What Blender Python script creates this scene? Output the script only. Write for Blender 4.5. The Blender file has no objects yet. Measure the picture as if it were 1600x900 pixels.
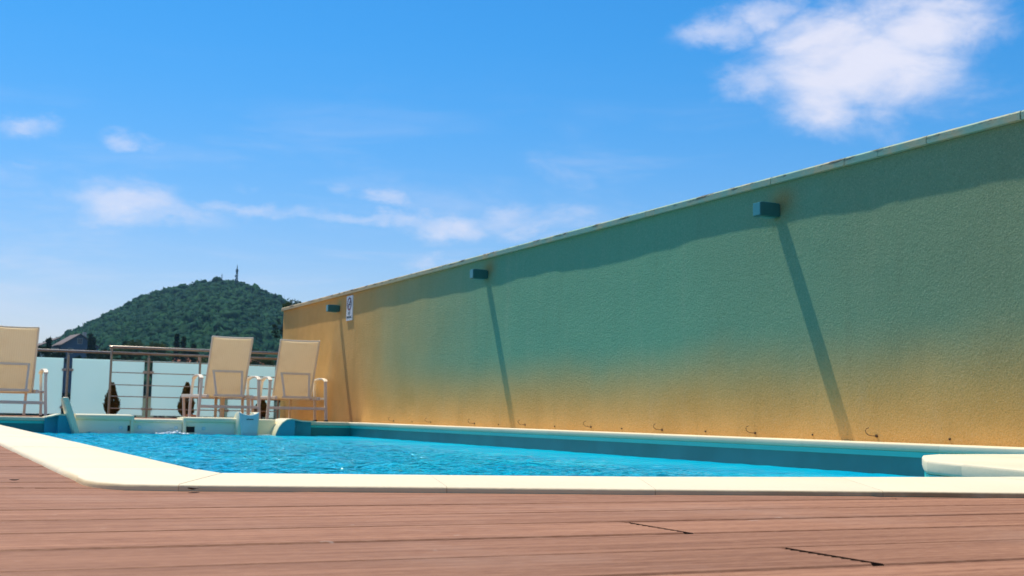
import bpy, bmesh, math, random
import numpy as np
from mathutils import Vector, Matrix, noise as mnoise

random.seed(7)
rng = np.random.default_rng(11)
SC = bpy.context.scene
COL = SC.collection
R = math.radians

# ------------------------------------------------------------------ camera
CAM_H = 0.10
F_PX, PITCH, ROLL, YAW = 1959.0, 0.102813, 0.019628, 0.439543
sp, cp, sr, cr = math.sin(PITCH), math.cos(PITCH), math.sin(ROLL), math.cos(ROLL)
fw = Vector((math.sin(YAW) * cp, math.cos(YAW) * cp, sp))
r0 = Vector((math.cos(YAW), -math.sin(YAW), 0))
u0 = r0.cross(fw)
rt = cr * r0 + sr * u0
up = -sr * r0 + cr * u0
cam_data = bpy.data.cameras.new('camera')
cam_data.sensor_width = 36.0
cam_data.lens = F_PX / 1600 * 36.0
cam_data.clip_start = 0.02
cam_data.clip_end = 20000
cam = bpy.data.objects.new('camera', cam_data)
cam.matrix_world = Matrix(((rt.x, up.x, -fw.x, 0), (rt.y, up.y, -fw.y, 0), (rt.z, up.z, -fw.z, CAM_H), (0, 0, 0, 1)))
COL.objects.link(cam)
SC.camera = cam
cam_data.dof.use_dof = True
cam_data.dof.focus_distance = 2.2
cam_data.dof.aperture_fstop = 22.0


def pix_dir(x, y):
    d = fw * F_PX + rt * (x - 800) - up * (y - 450)
    return d.normalized()


# ------------------------------------------------------------------ view
SC.view_settings.view_transform = 'Standard'
SC.view_settings.look = 'None'
SC.view_settings.exposure = 0.0
SC.view_settings.gamma = 1.0
SC.view_settings.use_curve_mapping = False

# ------------------------------------------------------------------ sun
SUN_VEC = Vector((-1.3, 5.5, 12.0)).normalized()
sun_data = bpy.data.lights.new('sun', 'SUN')
sun_data.energy = 4.9
sun_data.angle = R(0.5)
sun_data.color = (1.0, 0.91, 0.77)
sun = bpy.data.objects.new('sun', sun_data)
sun.rotation_euler = SUN_VEC.to_track_quat('Z', 'Y').to_euler()
sun.location = (0, 0, 200)
COL.objects.link(sun)


# ------------------------------------------------------------------ node helpers
class NT:
    def __init__(s, tree):
        s.t = tree
        s.n = tree.nodes
        s.l = tree.links

    def node(s, typ, ins=None, **kw):
        n = s.n.new(typ)
        for k, v in kw.items():
            setattr(n, k, v)
        if ins:
            for k, v in ins.items():
                s.put(n.inputs[k], v)
        return n

    def put(s, sock, v):
        if isinstance(v, bpy.types.NodeSocket):
            s.l.new(v, sock)
        elif v is not None:
            if sock.type == 'RGBA' and not hasattr(v, '__len__'):
                v = (v, v, v, 1)
            if sock.type == 'RGBA' and len(v) == 3:
                v = (*v, 1)
            sock.default_value = v

    def m(s, op, a, b=None, c=None, clamp=False):
        n = s.n.new('ShaderNodeMath')
        n.operation = op
        n.use_clamp = clamp
        s.put(n.inputs[0], a)
        if b is not None:
            s.put(n.inputs[1], b)
        if c is not None:
            s.put(n.inputs[2], c)
        return n.outputs[0]

    def step(s, v, lo, hi):
        n = s.n.new('ShaderNodeMapRange')
        n.interpolation_type = 'SMOOTHSTEP'
        s.put(n.inputs['Value'], v)
        s.put(n.inputs['From Min'], lo)
        s.put(n.inputs['From Max'], hi)
        return n.outputs[0]

    def mix(s, f, a, b, blend='MIX'):
        n = s.n.new('ShaderNodeMix')
        n.data_type = 'RGBA'
        n.blend_type = blend
        s.put(n.inputs[0], f)
        s.put(n.inputs[6], a)
        s.put(n.inputs[7], b)
        return n.outputs[2]

    def noise(s, vec, scale, detail=4, rough=0.55, dist=0.0):
        n = s.node('ShaderNodeTexNoise', {'Scale': scale, 'Detail': detail, 'Roughness': rough, 'Distortion': dist})
        if vec is not None:
            s.put(n.inputs['Vector'], vec)
        return n.outputs['Fac']

    def mapping(s, vec, scale=(1, 1, 1), loc=(0, 0, 0)):
        n = s.node('ShaderNodeMapping', {'Scale': scale, 'Location': loc})
        s.put(n.inputs['Vector'], vec)
        return n.outputs[0]


# ------------------------------------------------------------------ world: sky with thin fair-weather clouds
world = bpy.data.worlds.new('World')
SC.world = world
world.use_nodes = True
W = NT(world.node_tree)
W.n.clear()
sky = W.node('ShaderNodeTexSky')
sky.sky_type = 'NISHITA'
sky.sun_disc = False
sky.sun_elevation = math.asin(SUN_VEC.z)
sky.sun_rotation = math.atan2(SUN_VEC.x, SUN_VEC.y)
sky.altitude = 50
sky.air_density = 1.0
sky.dust_density = 0.6
sky.ozone_density = 3.0
SKY_STRENGTH = 0.12
hs = W.node('ShaderNodeHueSaturation', {'Saturation': 1.32, 'Value': 1.0, 'Color': sky.outputs[0]})
geo = W.node('ShaderNodeTexCoord')
dirv = geo.outputs['Generated']
sep = W.node('ShaderNodeSeparateXYZ', {0: dirv})
az = W.m('ARCTAN2', sep.outputs[0], sep.outputs[1])
el = W.m('ARCSINE', sep.outputs[2])
tcol = W.mix(W.step(el, R(1.0), R(19.0)), (1.06, .93, 1.07), (.43, 1.05, 1.24))
tint = W.mix(1.0, hs.outputs[0], tcol, 'MULTIPLY')
# (pixel centre x, y, half width, half height, weight) -> direction on the sky
BLOBS = [(1350, 105, 140, 72, 1.05), (1440, 45, 95, 55, 1.0), (1290, 150, 72, 56, .9), (1300, 60, 100, 46, .95),
         (1135, 48, 62, 30, .75), (1215, 25, 60, 32, .75), (1180, 128, 55, 34, .62), (1475, 105, 40, 40, .6), (1300, 180, 50, 25, .5),
         (46, 200, 52, 19, .58), (192, 221, 40, 20, .56), (245, 224, 20, 8, .25),
         (195, 316, 95, 34, .66), (270, 335, 80, 20, .45), (110, 318, 60, 14, .35), (420, 328, 150, 13, .5), (560, 340, 160, 13, .52),
         (700, 353, 66, 28, .72), (830, 345, 130, 30, .55), (662, 413, 44, 18, .6), (600, 307, 44, 18, .48),
         (532, 297, 22, 11, .30), (375, 291, 40, 9, .28), (900, 268, 90, 36, .30), (40, 258, 40, 9, .25), (720, 320, 260, 60, .20), (1500, 330, 150, 60, .3)]
nv = W.node('ShaderNodeCombineXYZ', {0: az, 1: W.m('MULTIPLY', el, 1.7), 2: 0.0}).outputs[0]
wob = W.m('SUBTRACT', W.noise(nv, 20, 6, .65), .5)
wob2 = W.m('SUBTRACT', W.noise(W.mapping(nv, loc=(3.1, 7.7, 1.3)), 20, 6, .65), .5)
azw = W.m('MULTIPLY_ADD', wob, 0.050, az)
elw = W.m('MULTIPLY_ADD', wob2, 0.034, el)
mask = None
for (bx, by, ha, hb, wt) in BLOBS:
    d = pix_dir(bx, by)
    a0 = math.atan2(d.x, d.y)
    e0 = math.asin(d.z)
    sa = ha / F_PX / math.cos(e0)
    sb = hb / F_PX
    q = W.m('POWER', W.m('DIVIDE', W.m('SUBTRACT', azw, a0), sa), 2.0)
    q = W.m('ADD', q, W.m('POWER', W.m('DIVIDE', W.m('SUBTRACT', elw, e0), sb), 2.0))
    g = W.m('MULTIPLY', W.m('EXPONENT', W.m('MULTIPLY', q, -0.75)), wt)
    mask = g if mask is None else W.m('MAXIMUM', mask, g)
fine = W.noise(W.mapping(nv, (1, 1.15, 1)), 16, 9, .56, .35)
dens = W.m('MULTIPLY_ADD', W.m('SUBTRACT', fine, .5), W.m('MULTIPLY_ADD', mask, .5, .75), mask)
dens = W.step(dens, 0.15, 1.02)
dens = W.m('MULTIPLY', dens, W.step(mask, 0.02, .22))
veil = W.m('MULTIPLY', W.step(W.noise(W.mapping(nv, (1, 3.2, 1), (2, 5, 1)), 5, 8, .6, .5), .46, .80), W.m('MULTIPLY', W.step(el, R(17.0), R(6.0)), .40))
dens = W.m('MAXIMUM', dens, veil)
dens = W.m('MULTIPLY', dens, 0.97, clamp=True)
ccol = W.mix(W.noise(nv, 12, 3), (6.3, 6.5, 7.9), (7.2, 7.3, 8.4))
skyc = W.mix(dens, tint, ccol)
bg = W.node('ShaderNodeBackground', {'Color': skyc, 'Strength': SKY_STRENGTH})
wo = W.node('ShaderNodeOutputWorld')
W.l.new(bg.outputs[0], wo.inputs[0])


# ------------------------------------------------------------------ materials
def mat(name, col=(.5, .5, .5), rough=.6, metal=0.0, spec=.5, fn=None):
    m = bpy.data.materials.new(name)
    m.use_nodes = True
    t = NT(m.node_tree)
    b = t.n['Principled BSDF']
    b.inputs['Base Color'].default_value = (*col, 1)
    b.inputs['Roughness'].default_value = rough
    b.inputs['Metallic'].default_value = metal
    b.inputs['Specular IOR Level'].default_value = spec
    if fn:
        fn(t, b)
    return m


def obj_co(t):
    return t.node('ShaderNodeTexCoord').outputs['Object']


def geo_pos(t):
    return t.node('ShaderNodeNewGeometry').outputs['Position']


def bump(t, b, h, strength=.3, dist=.01):
    n = t.node('ShaderNodeBump', {'Strength': strength, 'Distance': dist, 'Height': h})
    t.l.new(n.outputs[0], b.inputs['Normal'])


def speckle(c0, c1, scale, bs=.2, bd=.004, detail=5, obj_var=0.0, bscale=None):
    def fn(t, b):
        p = geo_pos(t)
        f = t.noise(p, scale, detail)
        c = t.mix(t.step(f, .3, .7), c0, c1)
        if obj_var:
            oi = t.node('ShaderNodeObjectInfo').outputs['Random']
            c = t.mix(1.0, c, t.node('ShaderNodeCombineColor', {0: t.m('MULTIPLY_ADD', oi, obj_var, 1 - obj_var / 2), 1: t.m('MULTIPLY_ADD', oi, obj_var, 1 - obj_var / 2), 2: t.m('MULTIPLY_ADD', oi, obj_var, 1 - obj_var / 2)}).outputs[0], 'MULTIPLY')
        t.put(b.inputs['Base Color'], c)
        if bs:
            bump(t, b, t.noise(p, bscale or scale * 3, 4), bs, bd)
    return fn


def stone_fn(t, b):
    p = geo_pos(t)
    big = t.noise(p, 2.2, 4)
    fine_ = t.noise(p, 60, 5, .65)
    c = t.mix(t.step(big, .3, .7), (.87, .73, .475), (.82, .685, .44))
    c = t.mix(t.m('MULTIPLY', t.step(fine_, .55, .8), .25), c, (.62, .50, .33))
    spots = t.step(t.noise(t.mapping(p, (1, 1, 1), (4, 2, 9)), 26, 2), .74, .80)
    c = t.mix(t.m('MULTIPLY', spots, .45), c, (.42, .30, .16))
    # warm yellow painted over the grey shade below the arris; brown grime at right
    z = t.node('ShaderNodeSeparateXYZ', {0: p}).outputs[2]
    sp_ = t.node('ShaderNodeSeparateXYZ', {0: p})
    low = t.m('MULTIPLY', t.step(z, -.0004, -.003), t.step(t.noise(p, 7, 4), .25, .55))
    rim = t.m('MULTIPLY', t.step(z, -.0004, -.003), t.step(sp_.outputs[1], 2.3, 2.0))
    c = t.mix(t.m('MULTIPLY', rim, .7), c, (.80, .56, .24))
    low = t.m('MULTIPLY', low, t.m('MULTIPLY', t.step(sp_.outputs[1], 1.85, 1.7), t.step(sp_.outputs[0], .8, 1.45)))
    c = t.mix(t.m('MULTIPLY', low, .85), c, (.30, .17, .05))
    oi = t.node('ShaderNodeObjectInfo').outputs['Random']
    v = t.m('MULTIPLY_ADD', oi, .10, .95)
    c = t.mix(1.0, c, t.node('ShaderNodeCombineColor', {0: v, 1: v, 2: v}).outputs[0], 'MULTIPLY')
    t.put(b.inputs['Base Color'], c)
    bump(t, b, t.m('ADD', t.noise(p, 90, 4), t.m('MULTIPLY', t.noise(p, 9, 3), 2.0)), .25, .003)


def deck_fn(t, b):
    p = geo_pos(t)
    oi = t.node('ShaderNodeObjectInfo').outputs['Random']
    ps = t.mapping(p, (1.0, 30, 30))
    streak = t.noise(ps, 2.5, 6, .65)
    fine_ = t.noise(t.mapping(p, (14, 160, 160)), 4, 4, .6)
    c = t.mix(t.step(streak, .3, .72), (.375, .178, .098), (.215, .092, .047))
    c = t.mix(t.m('MULTIPLY', t.step(fine_, .45, .72), .55), c, (.50, .27, .155))
    c = t.mix(t.m('MULTIPLY', t.step(fine_, .48, .28), .45), c, (.13, .055, .030))
    blot = t.noise(p, 3.5, 5, .6)
    c = t.mix(t.m('MULTIPLY', t.step(blot, .5, .72), .35), c, (.42, .25, .17))
    spots = t.step(t.noise(t.mapping(p, (1, 1, 1), (1, 5, 2)), 34, 2), .74, .79)
    c = t.mix(t.m('MULTIPLY', spots, .5), c, (.55, .42, .33))
    v = t.m('MULTIPLY_ADD', oi, .22, .89)
    c = t.mix(1.0, c, t.node('ShaderNodeCombineColor', {0: v, 1: v, 2: v}).outputs[0], 'MULTIPLY')
    t.put(b.inputs['Base Color'], c)
    bump(t, b, t.m('ADD', streak, t.m('MULTIPLY', fine_, .6)), .35, .0022)


LAMPS = [(6.72, 1.50), (11.45, 1.52), (16.35, 1.52)]


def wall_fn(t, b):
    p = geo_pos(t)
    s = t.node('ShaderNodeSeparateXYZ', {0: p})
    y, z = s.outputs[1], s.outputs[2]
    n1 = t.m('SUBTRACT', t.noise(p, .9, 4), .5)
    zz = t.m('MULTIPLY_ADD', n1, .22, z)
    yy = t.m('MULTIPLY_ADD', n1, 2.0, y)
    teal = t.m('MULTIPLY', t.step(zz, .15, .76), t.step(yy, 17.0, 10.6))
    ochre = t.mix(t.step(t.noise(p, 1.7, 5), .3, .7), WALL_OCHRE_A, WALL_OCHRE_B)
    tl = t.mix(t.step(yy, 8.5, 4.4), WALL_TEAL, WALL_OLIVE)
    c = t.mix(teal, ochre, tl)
    # pale worn patches and faint vertical runs
    runs = t.noise(t.mapping(p, (3, 3, .35)), 2.2, 5, .6)
    c = t.mix(t.m('MULTIPLY', t.step(runs, .5, .78), .09), c, (.60, .52, .36))
    c = t.mix(t.m('MULTIPLY', t.step(runs, .48, .25), .09), c, (.16, .14, .07))
    # orange glow painted into the wall colour above the nearer lamps
    for ly, lz in LAMPS[:2]:
        dy = t.m('POWER', t.m('DIVIDE', t.m('SUBTRACT', y, ly - .06), .13), 2.0)
        dz = t.m('POWER', t.m('DIVIDE', t.m('SUBTRACT', z, lz + .055), .085), 2.0)
        g = t.m('EXPONENT', t.m('MULTIPLY', t.m('ADD', dy, dz), -1.0))
        c = t.mix(t.m('MULTIPLY', g, .6), c, (.46, .22, .03))
    grain = t.noise(p, 105, 4, .75)
    c = t.mix(t.m('MULTIPLY', t.step(grain, .53, .70), .30), c, (.75, .66, .45))
    c = t.mix(t.m('MULTIPLY', t.step(grain, .47, .30), .42), c, (.10, .10, .05))
    t.put(b.inputs['Base Color'], c)
    bump(t, b, t.m('ADD', t.noise(p, 95, 4, .65), t.m('MULTIPLY', t.noise(p, 42, 3, .6), .6)), 1.0, .0075)


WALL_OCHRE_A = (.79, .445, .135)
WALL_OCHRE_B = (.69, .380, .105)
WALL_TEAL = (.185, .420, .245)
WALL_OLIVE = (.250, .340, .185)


def cap_fn(t, b):
    p = geo_pos(t)
    s = t.node('ShaderNodeSeparateXYZ', {0: p})
    f = t.m('MULTIPLY', t.step(s.outputs[1], 16.0, 9.5), t.step(t.noise(p, 6, 4), .2, .6))
    c = t.mix(f, (.60, .46, .24), (.25, .45, .33))
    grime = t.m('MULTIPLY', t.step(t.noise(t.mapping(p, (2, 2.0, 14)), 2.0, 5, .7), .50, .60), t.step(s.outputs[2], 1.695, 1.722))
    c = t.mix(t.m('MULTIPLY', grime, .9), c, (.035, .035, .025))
    t.put(b.inputs['Base Color'], c)
    bump(t, b, t.noise(p, 60, 4), .3, .004)


def water_fn(t, b):
    p = geo_pos(t)
    s = t.node('ShaderNodeSeparateXYZ', {0: p})
    n1 = t.noise(t.mapping(p, (1.0, 1.15, 1)), 5.2, 3, .55, .35)
    n2 = t.noise(t.mapping(p, (1.1, 1.0, 1), (3, 3, 0)), 13.0, 3, .55, .3)
    n3 = t.noise(p, 34.0, 2, .5)
    h = t.m('ADD', t.m('MULTIPLY', n1, 1.0), t.m('ADD', t.m('MULTIPLY', n2, .5), t.m('MULTIPLY', n3, .10)))
    # calmer water in the lee of the right-hand side
    calm = t.step(s.outputs[0], 4.5, 2.7)
    st = t.m('MULTIPLY_ADD', calm, .75, .25)
    bn = t.node('ShaderNodeBump', {'Distance': .10, 'Height': h})
    t.put(bn.inputs['Strength'], st)
    t.l.new(bn.outputs[0], b.inputs['Normal'])
    body = t.mix(t.step(t.noise(p, 1.1, 3), .3, .7), (.0, .44, .70), (.004, .60, .80))
    df = t.node('ShaderNodeBsdfDiffuse', {'Color': body})
    t.l.new(bn.outputs[0], df.inputs['Normal'])
    gl = t.node('ShaderNodeBsdfGlossy', {'Color': (1, 1, 1, 1), 'Roughness': .035})
    t.l.new(bn.outputs[0], gl.inputs['Normal'])
    fr = t.node('ShaderNodeFresnel', {'IOR': 1.33})
    t.l.new(bn.outputs[0], fr.inputs['Normal'])
    tr = t.node('ShaderNodeBsdfTransparent', {'Color': (.35, .80, .93, 1)})
    lw = t.node('ShaderNodeLayerWeight', {'Blend': .5})
    t.l.new(bn.outputs[0], lw.inputs['Normal'])
    see = t.m('MULTIPLY_ADD', t.step(lw.outputs['Facing'], .97, .66), .62, .06)
    m1 = t.node('ShaderNodeMixShader', {0: see, 1: df.outputs[0], 2: tr.outputs[0]})
    m2 = t.node('ShaderNodeMixShader', {0: t.m('MULTIPLY', fr.outputs[0], .52), 1: m1.outputs[0], 2: gl.outputs[0]})
    t.l.new(m2.outputs[0], t.n['Material Output'].inputs[0])


def sling_fn(t, b):
    p = obj_co(t)
    s = t.node('ShaderNodeSeparateXYZ', {0: p})
    wv = t.node('ShaderNodeTexWave', {'Scale': 12.0, 'Distortion': .4, 'Detail': 1.0})
    wv.bands_direction = 'X'
    t.put(wv.inputs['Vector'], p)
    c = t.mix(t.m('MULTIPLY', wv.outputs['Fac'], .35), (.90, .80, .61), (.80, .69, .49))
    c = t.mix(t.m('MULTIPLY', t.step(t.noise(p, 8, 4), .45, .8), .2), c, (.62, .48, .30))
    t.put(b.inputs['Base Color'], c)
    bump(t, b, wv.outputs['Fac'], .3, .002)
    tl = t.node('ShaderNodeBsdfTranslucent')
    t.put(tl.inputs['Color'], c)
    mx = t.node('ShaderNodeMixShader', {0: .42, 1: b.outputs[0], 2: tl.outputs[0]})
    t.l.new(mx.outputs[0], t.n['Material Output'].inputs[0])


def glass_fn(t, b):
    c = t.mix(t.step(t.noise(geo_pos(t), .8, 3), .3, .7), (.78, .97, .94), (.83, .98, .95))
    t.put(b.inputs['Base Color'], c)
    tl = t.node('ShaderNodeBsdfTranslucent')
    t.put(tl.inputs['Color'], c)
    mx = t.node('ShaderNodeMixShader', {0: .72, 1: b.outputs[0], 2: tl.outputs[0]})
    t.l.new(mx.outputs[0], t.n['Material Output'].inputs[0])


def steel_fn(t, b):
    f = t.noise(t.mapping(geo_pos(t), (3, 3, 40)), 5, 4)
    t.put(b.inputs['Base Color'], t.mix(f, (.40, .34, .28), (.26, .215, .17)))
    t.put(b.inputs['Roughness'], t.m('MULTIPLY_ADD', f, .25, .18))


def leaf_fn(c0, c1, c2, scale):
    def fn(t, b):
        p = geo_pos(t)
        f = t.noise(p, scale, 4, .6)
        f2 = t.node('ShaderNodeTexWhiteNoise')
        f2.noise_dimensions = '3D'
        v = t.node('ShaderNodeVectorMath', {0: p, 1: (scale * 2.0,) * 3}, operation='MULTIPLY')
        v2 = t.node('ShaderNodeVectorMath', {0: v.outputs[0]}, operation='FLOOR')
        t.put(f2.inputs['Vector'], v2.outputs[0])
        c = t.mix(t.step(f, .32, .68), c0, c1)
        c = t.mix(t.m('MULTIPLY', f2.outputs['Value'], .5), c, c2)
        t.put(b.inputs['Base Color'], c)
        tl = t.node('ShaderNodeBsdfTranslucent')
        t.put(tl.inputs['Color'], c)
        mx = t.node('ShaderNodeMixShader', {0: .25, 1: b.outputs[0], 2: tl.outputs[0]})
        t.l.new(mx.outputs[0], t.n['Material Output'].inputs[0])
    return fn


def roof_fn(c0, c1):
    def fn(t, b):
        p = geo_pos(t)
        c = t.mix(t.step(t.noise(p, 1.2, 5, .7), .3, .7), c0, c1)
        t.put(b.inputs['Base Color'], c)
        wv = t.node('ShaderNodeTexWave', {'Scale': 1.6, 'Distortion': .5})
        wv.bands_direction = 'Z'
        t.put(wv.inputs['Vector'], p)
        bump(t, b, wv.outputs['Fac'], .6, .08)
    return fn


M = dict(
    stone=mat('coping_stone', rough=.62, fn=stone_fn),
    deck=mat('composite_decking', rough=.7, spec=.12, fn=deck_fn),
    slab=mat('concrete_slab', (.03, .02, .015), .9, spec=.1, fn=speckle((.03, .022, .016), (.045, .032, .024), 4)),
    boardend=mat('shade_dark_board_end', (.035, .016, .009), .9, spec=.1),  # dark colour stands in for the shade on board ends in the joints
    dark=mat('deck_gap_dark', (.02, .014, .01), .95),
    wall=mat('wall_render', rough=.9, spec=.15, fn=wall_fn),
    cap=mat('cap_stone', rough=.75, fn=cap_fn),
    liner=mat('blue_pool_liner', rough=.45, fn=speckle((.003, .225, .20), (.006, .27, .25), 3, .1, .004)),
    cheek=mat('cyan_liner_cheek', rough=.4, fn=speckle((.0, .36, .46), (.005, .40, .50), 4, 0)),
    rail=mat('cyan_liner_rail', rough=.4, fn=speckle((.02, .66, .52), (.03, .70, .54), 5, 0)),
    water=mat('pool_water', fn=water_fn),
    shell=mat('cream_moulded_shell', rough=.32, fn=speckle((.95, .86, .56), (.92, .82, .52), 3, .06, .004)),
    fascia=mat('pale_fascia', rough=.35, fn=speckle((.95, .92, .74), (.92, .89, .70), 4, .06, .004)),
    fin=mat('pale_aqua_plastic', rough=.3, fn=speckle((.62, .78, .74), (.55, .73, .70), 5, .05, .003)),
    black=mat('dark_opening', (.02, .016, .012), .8),
    foam_and_reflection=mat('white_foam_and_reflection', (.85, .92, .95), .35),
    sling=mat('cream_sling_fabric', rough=.8, fn=sling_fn),
    frame=mat('beige_powder_coat', rough=.42, fn=speckle((.93, .82, .62), (.89, .78, .58), 6, .05, .002)),
    cream=mat('cream_plastic', rough=.45, fn=speckle((.88, .76, .57), (.84, .72, .52), 6, .05, .002)),
    foot=mat('dark_rubber', (.05, .03, .02), .8),
    steel=mat('brushed_steel', rough=.3, metal=1.0, fn=steel_fn),
    clamp=mat('glass_clamp', (.40, .33, .27), .35, .8),
    glass=mat('frosted_glass', rough=.25, fn=glass_fn),
    lamp=mat('grey_blue_lamp', rough=.4, fn=speckle((.02, .125, .11), (.03, .15, .135), 8, .05, .002)),
    lampglass=mat('lamp_diffuser', (.04, .27, .27), .3),
    sign=mat('white_sign', (.78, .80, .78), .4),
    ink=mat('sign_ink', (.012, .05, .06), .5),
    signred=mat('sign_red', (.16, .01, .03), .5),
    iron=mat('rusty_iron', rough=.75, fn=speckle((.10, .045, .015), (.05, .025, .012), 40, .3, .002)),
    plug=mat('dark_plug', (.06, .03, .015), .8),
    bark=mat('bark', rough=.9, fn=speckle((.12, .075, .045), (.07, .045, .03), 9, .5, .02)),
    thuja=mat('thuja_foliage', rough=.75, spec=.1, fn=leaf_fn((.10, .085, .022), (.28, .165, .045), (.05, .055, .015), 22)),
    pine=mat('cypress_foliage', rough=.8, spec=.1, fn=leaf_fn((.018, .035, .016), (.03, .055, .02), (.01, .02, .012), 1.2)),
    leaf=mat('broadleaf_foliage', rough=.75, spec=.1, fn=leaf_fn((.045, .075, .018), (.09, .115, .026), (.02, .045, .015), .9)),
    wood=mat('forest_foliage', rough=.85, spec=.08, fn=leaf_fn((.005, .060, .036), (.022, .098, .034), (.003, .040, .032), .07)),
    hill=mat('hill_soil', rough=.95, fn=speckle((.03, .055, .022), (.05, .07, .03), .05, 0)),
    ground=mat('town_ground', rough=.95, fn=speckle((.035, .045, .018), (.06, .06, .03), .03, 0)),
    plaster=mat('house_plaster', rough=.9, fn=speckle((.50, .46, .38), (.42, .38, .31), .8, .2, .03)),
    plaster2=mat('grey_house_plaster', rough=.9, fn=speckle((.11, .14, .19), (.09, .12, .16), .8, .2, .03)),
    tiles=mat('terracotta_tiles', rough=.85, fn=roof_fn((.50, .20, .10), (.38, .13, .07))),
    gtiles=mat('weathered_tiles', rough=.85, fn=roof_fn((.20, .155, .14), (.15, .12, .11))),
    pane=mat('window_pane', (.03, .05, .07), .1),
    mast=mat('mast_steel', (.05, .10, .12), .6),
    terracotta=mat('terracotta', rough=.8, fn=speckle((.46, .16, .06), (.38, .12, .05), 20, .2, .003)),
    water_line=mat('scum_line', (.75, .85, .85), .4),
)


# ------------------------------------------------------------------ mesh builder
class MB:
    def __init__(s):
        s.v = []
        s.f = []

    def add(s, vs, fs):
        o = len(s.v)
        s.v += [tuple(v) for v in vs]
        s.f += [tuple(i + o for i in f) for f in fs]
        return s

    def box(s, x0, x1, y0, y1, z0, z1, M4=None):
        vs = [Vector((x, y, z)) for z in (z0, z1) for y in (y0, y1) for x in (x0, x1)]
        if M4 is not None:
            vs = [M4 @ v for v in vs]
        return s.add(vs, [(0, 2, 3, 1), (4, 5, 7, 6), (0, 1, 5, 4), (2, 6, 7, 3), (0, 4, 6, 2), (1, 3, 7, 5)])

    def prism(s, pts, z0, z1):
        n = len(pts)
        a = sum(pts[i][0] * pts[(i + 1) % n][1] - pts[(i + 1) % n][0] * pts[i][1] for i in range(n))
        if a < 0:
            pts = pts[::-1]
        vs = [(p[0], p[1], z0) for p in pts] + [(p[0], p[1], z1) for p in pts]
        fs = [tuple(range(n))[::-1], tuple(range(n, 2 * n))] + [(i, (i + 1) % n, n + (i + 1) % n, n + i) for i in range(n)]
        return s.add(vs, fs)

    def extr(s, pts, axis, a0, a1):
        """profile of 2D pts in the plane across 'axis', extruded a0..a1 along it"""
        n = len(pts)
        def mk(p, a):
            return (a, p[0], p[1]) if axis == 'x' else (p[0], a, p[1])
        vs = [mk(p, a0) for p in pts] + [mk(p, a1) for p in pts]
        fs = [tuple(range(n))[::-1], tuple(range(n, 2 * n))] + [(i, (i + 1) % n, n + (i + 1) % n, n + i) for i in range(n)]
        return s.add(vs, fs)

    def tube(s, path, r, n=8, cap=True, sq=None):
        path = [Vector(p) for p in path]
        k = len(path)
        rings = []
        prev = None
        for i, p in enumerate(path):
            d = (path[min(i + 1, k - 1)] - path[max(i - 1, 0)]).normalized()
            ref = Vector((0, 0, 1)) if abs(d.z) < .9 else Vector((0, 1, 0))
            a = d.cross(ref).normalized()
            if prev is not None and a.dot(prev) < 0:
                a = -a
            prev = a
            b = d.cross(a).normalized()
            rr = r[i] if hasattr(r, '__len__') else r
            ring = []
            for j in range(n):
                t = 2 * math.pi * (j + .5) / n
                if sq:
                    ca, sb = (math.copysign(1, math.cos(t)), math.copysign(1, math.sin(t)))
                    ring.append(p + a * ca * sq[0] + b * sb * sq[1])
                else:
                    ring.append(p + a * math.cos(t) * rr + b * math.sin(t) * rr)
            rings.append(ring)
        vs = [v for ring in rings for v in ring]
        fs = []
        for i in range(k - 1):
            for j in range(n):
                fs.append((i * n + j, i * n + (j + 1) % n, (i + 1) * n + (j + 1) % n, (i + 1) * n + j))
        if cap:
            fs.append(tuple(range(n)))
            fs.append(tuple(range((k - 1) * n, k * n))[::-1])
        return s.add(vs, fs)

    def bar(s, p0, p1, w, h):
        return s.tube([p0, p1], 0, 4, True, (w / 2, h / 2))

    def disc(s, c, r, axis, depth, n=16):
        c = Vector(c)
        return s.tube([c, c + Vector(axis) * depth], r, n)

    def build(s, name, material, parent=None, smooth=False, bevel=None, seg=2, mats=None):
        me = bpy.data.meshes.new(name)
        me.from_pydata(s.v, [], s.f)
        me.materials.append(material)
        bm = bmesh.new()
        bm.from_mesh(me)
        bmesh.ops.recalc_face_normals(bm, faces=bm.faces)
        if bevel:
            es = [e for e in bm.edges if len(e.link_faces) == 2 and e.calc_face_angle(0) > .5]
            bmesh.ops.bevel(bm, geom=es, offset=bevel, segments=seg, profile=.5, affect='EDGES', clamp_overlap=True)
        bm.to_mesh(me)
        bm.free()
        if smooth:
            for p in me.polygons:
                p.use_smooth = True
            try:
                me.set_sharp_from_angle(angle=R(38))
            except Exception:
                pass
        o = bpy.data.objects.new(name, me)
        COL.objects.link(o)
        if parent is not None:
            o.parent = parent
        return o


def arr_mesh(name, V, Fc, material, parent=None, smooth=False):
    me = bpy.data.meshes.new(name)
    V = np.asarray(V, np.float32)
    Fc = np.asarray(Fc, np.int32)
    k = Fc.shape[1]
    me.vertices.add(len(V))
    me.vertices.foreach_set('co', V.ravel())
    me.loops.add(Fc.size)
    me.loops.foreach_set('vertex_index', Fc.ravel())
    me.polygons.add(len(Fc))
    me.polygons.foreach_set('loop_start', np.arange(0, Fc.size, k, dtype=np.int32))
    me.polygons.foreach_set('loop_total', np.full(len(Fc), k, np.int32))
    me.update(calc_edges=True)
    me.validate()
    if smooth:
        me.polygons.foreach_set('use_smooth', np.ones(len(Fc), bool))
    me.materials.append(material)
    o = bpy.data.objects.new(name, me)
    COL.objects.link(o)
    if parent is not None:
        o.parent = parent
    return o


def tag(o, label=None, cat=None, group=None, kind=None):
    if label:
        o['label'] = label
    if cat:
        o['category'] = cat
    if group:
        o['group'] = group
    if kind:
        o['kind'] = kind
    return o


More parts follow.
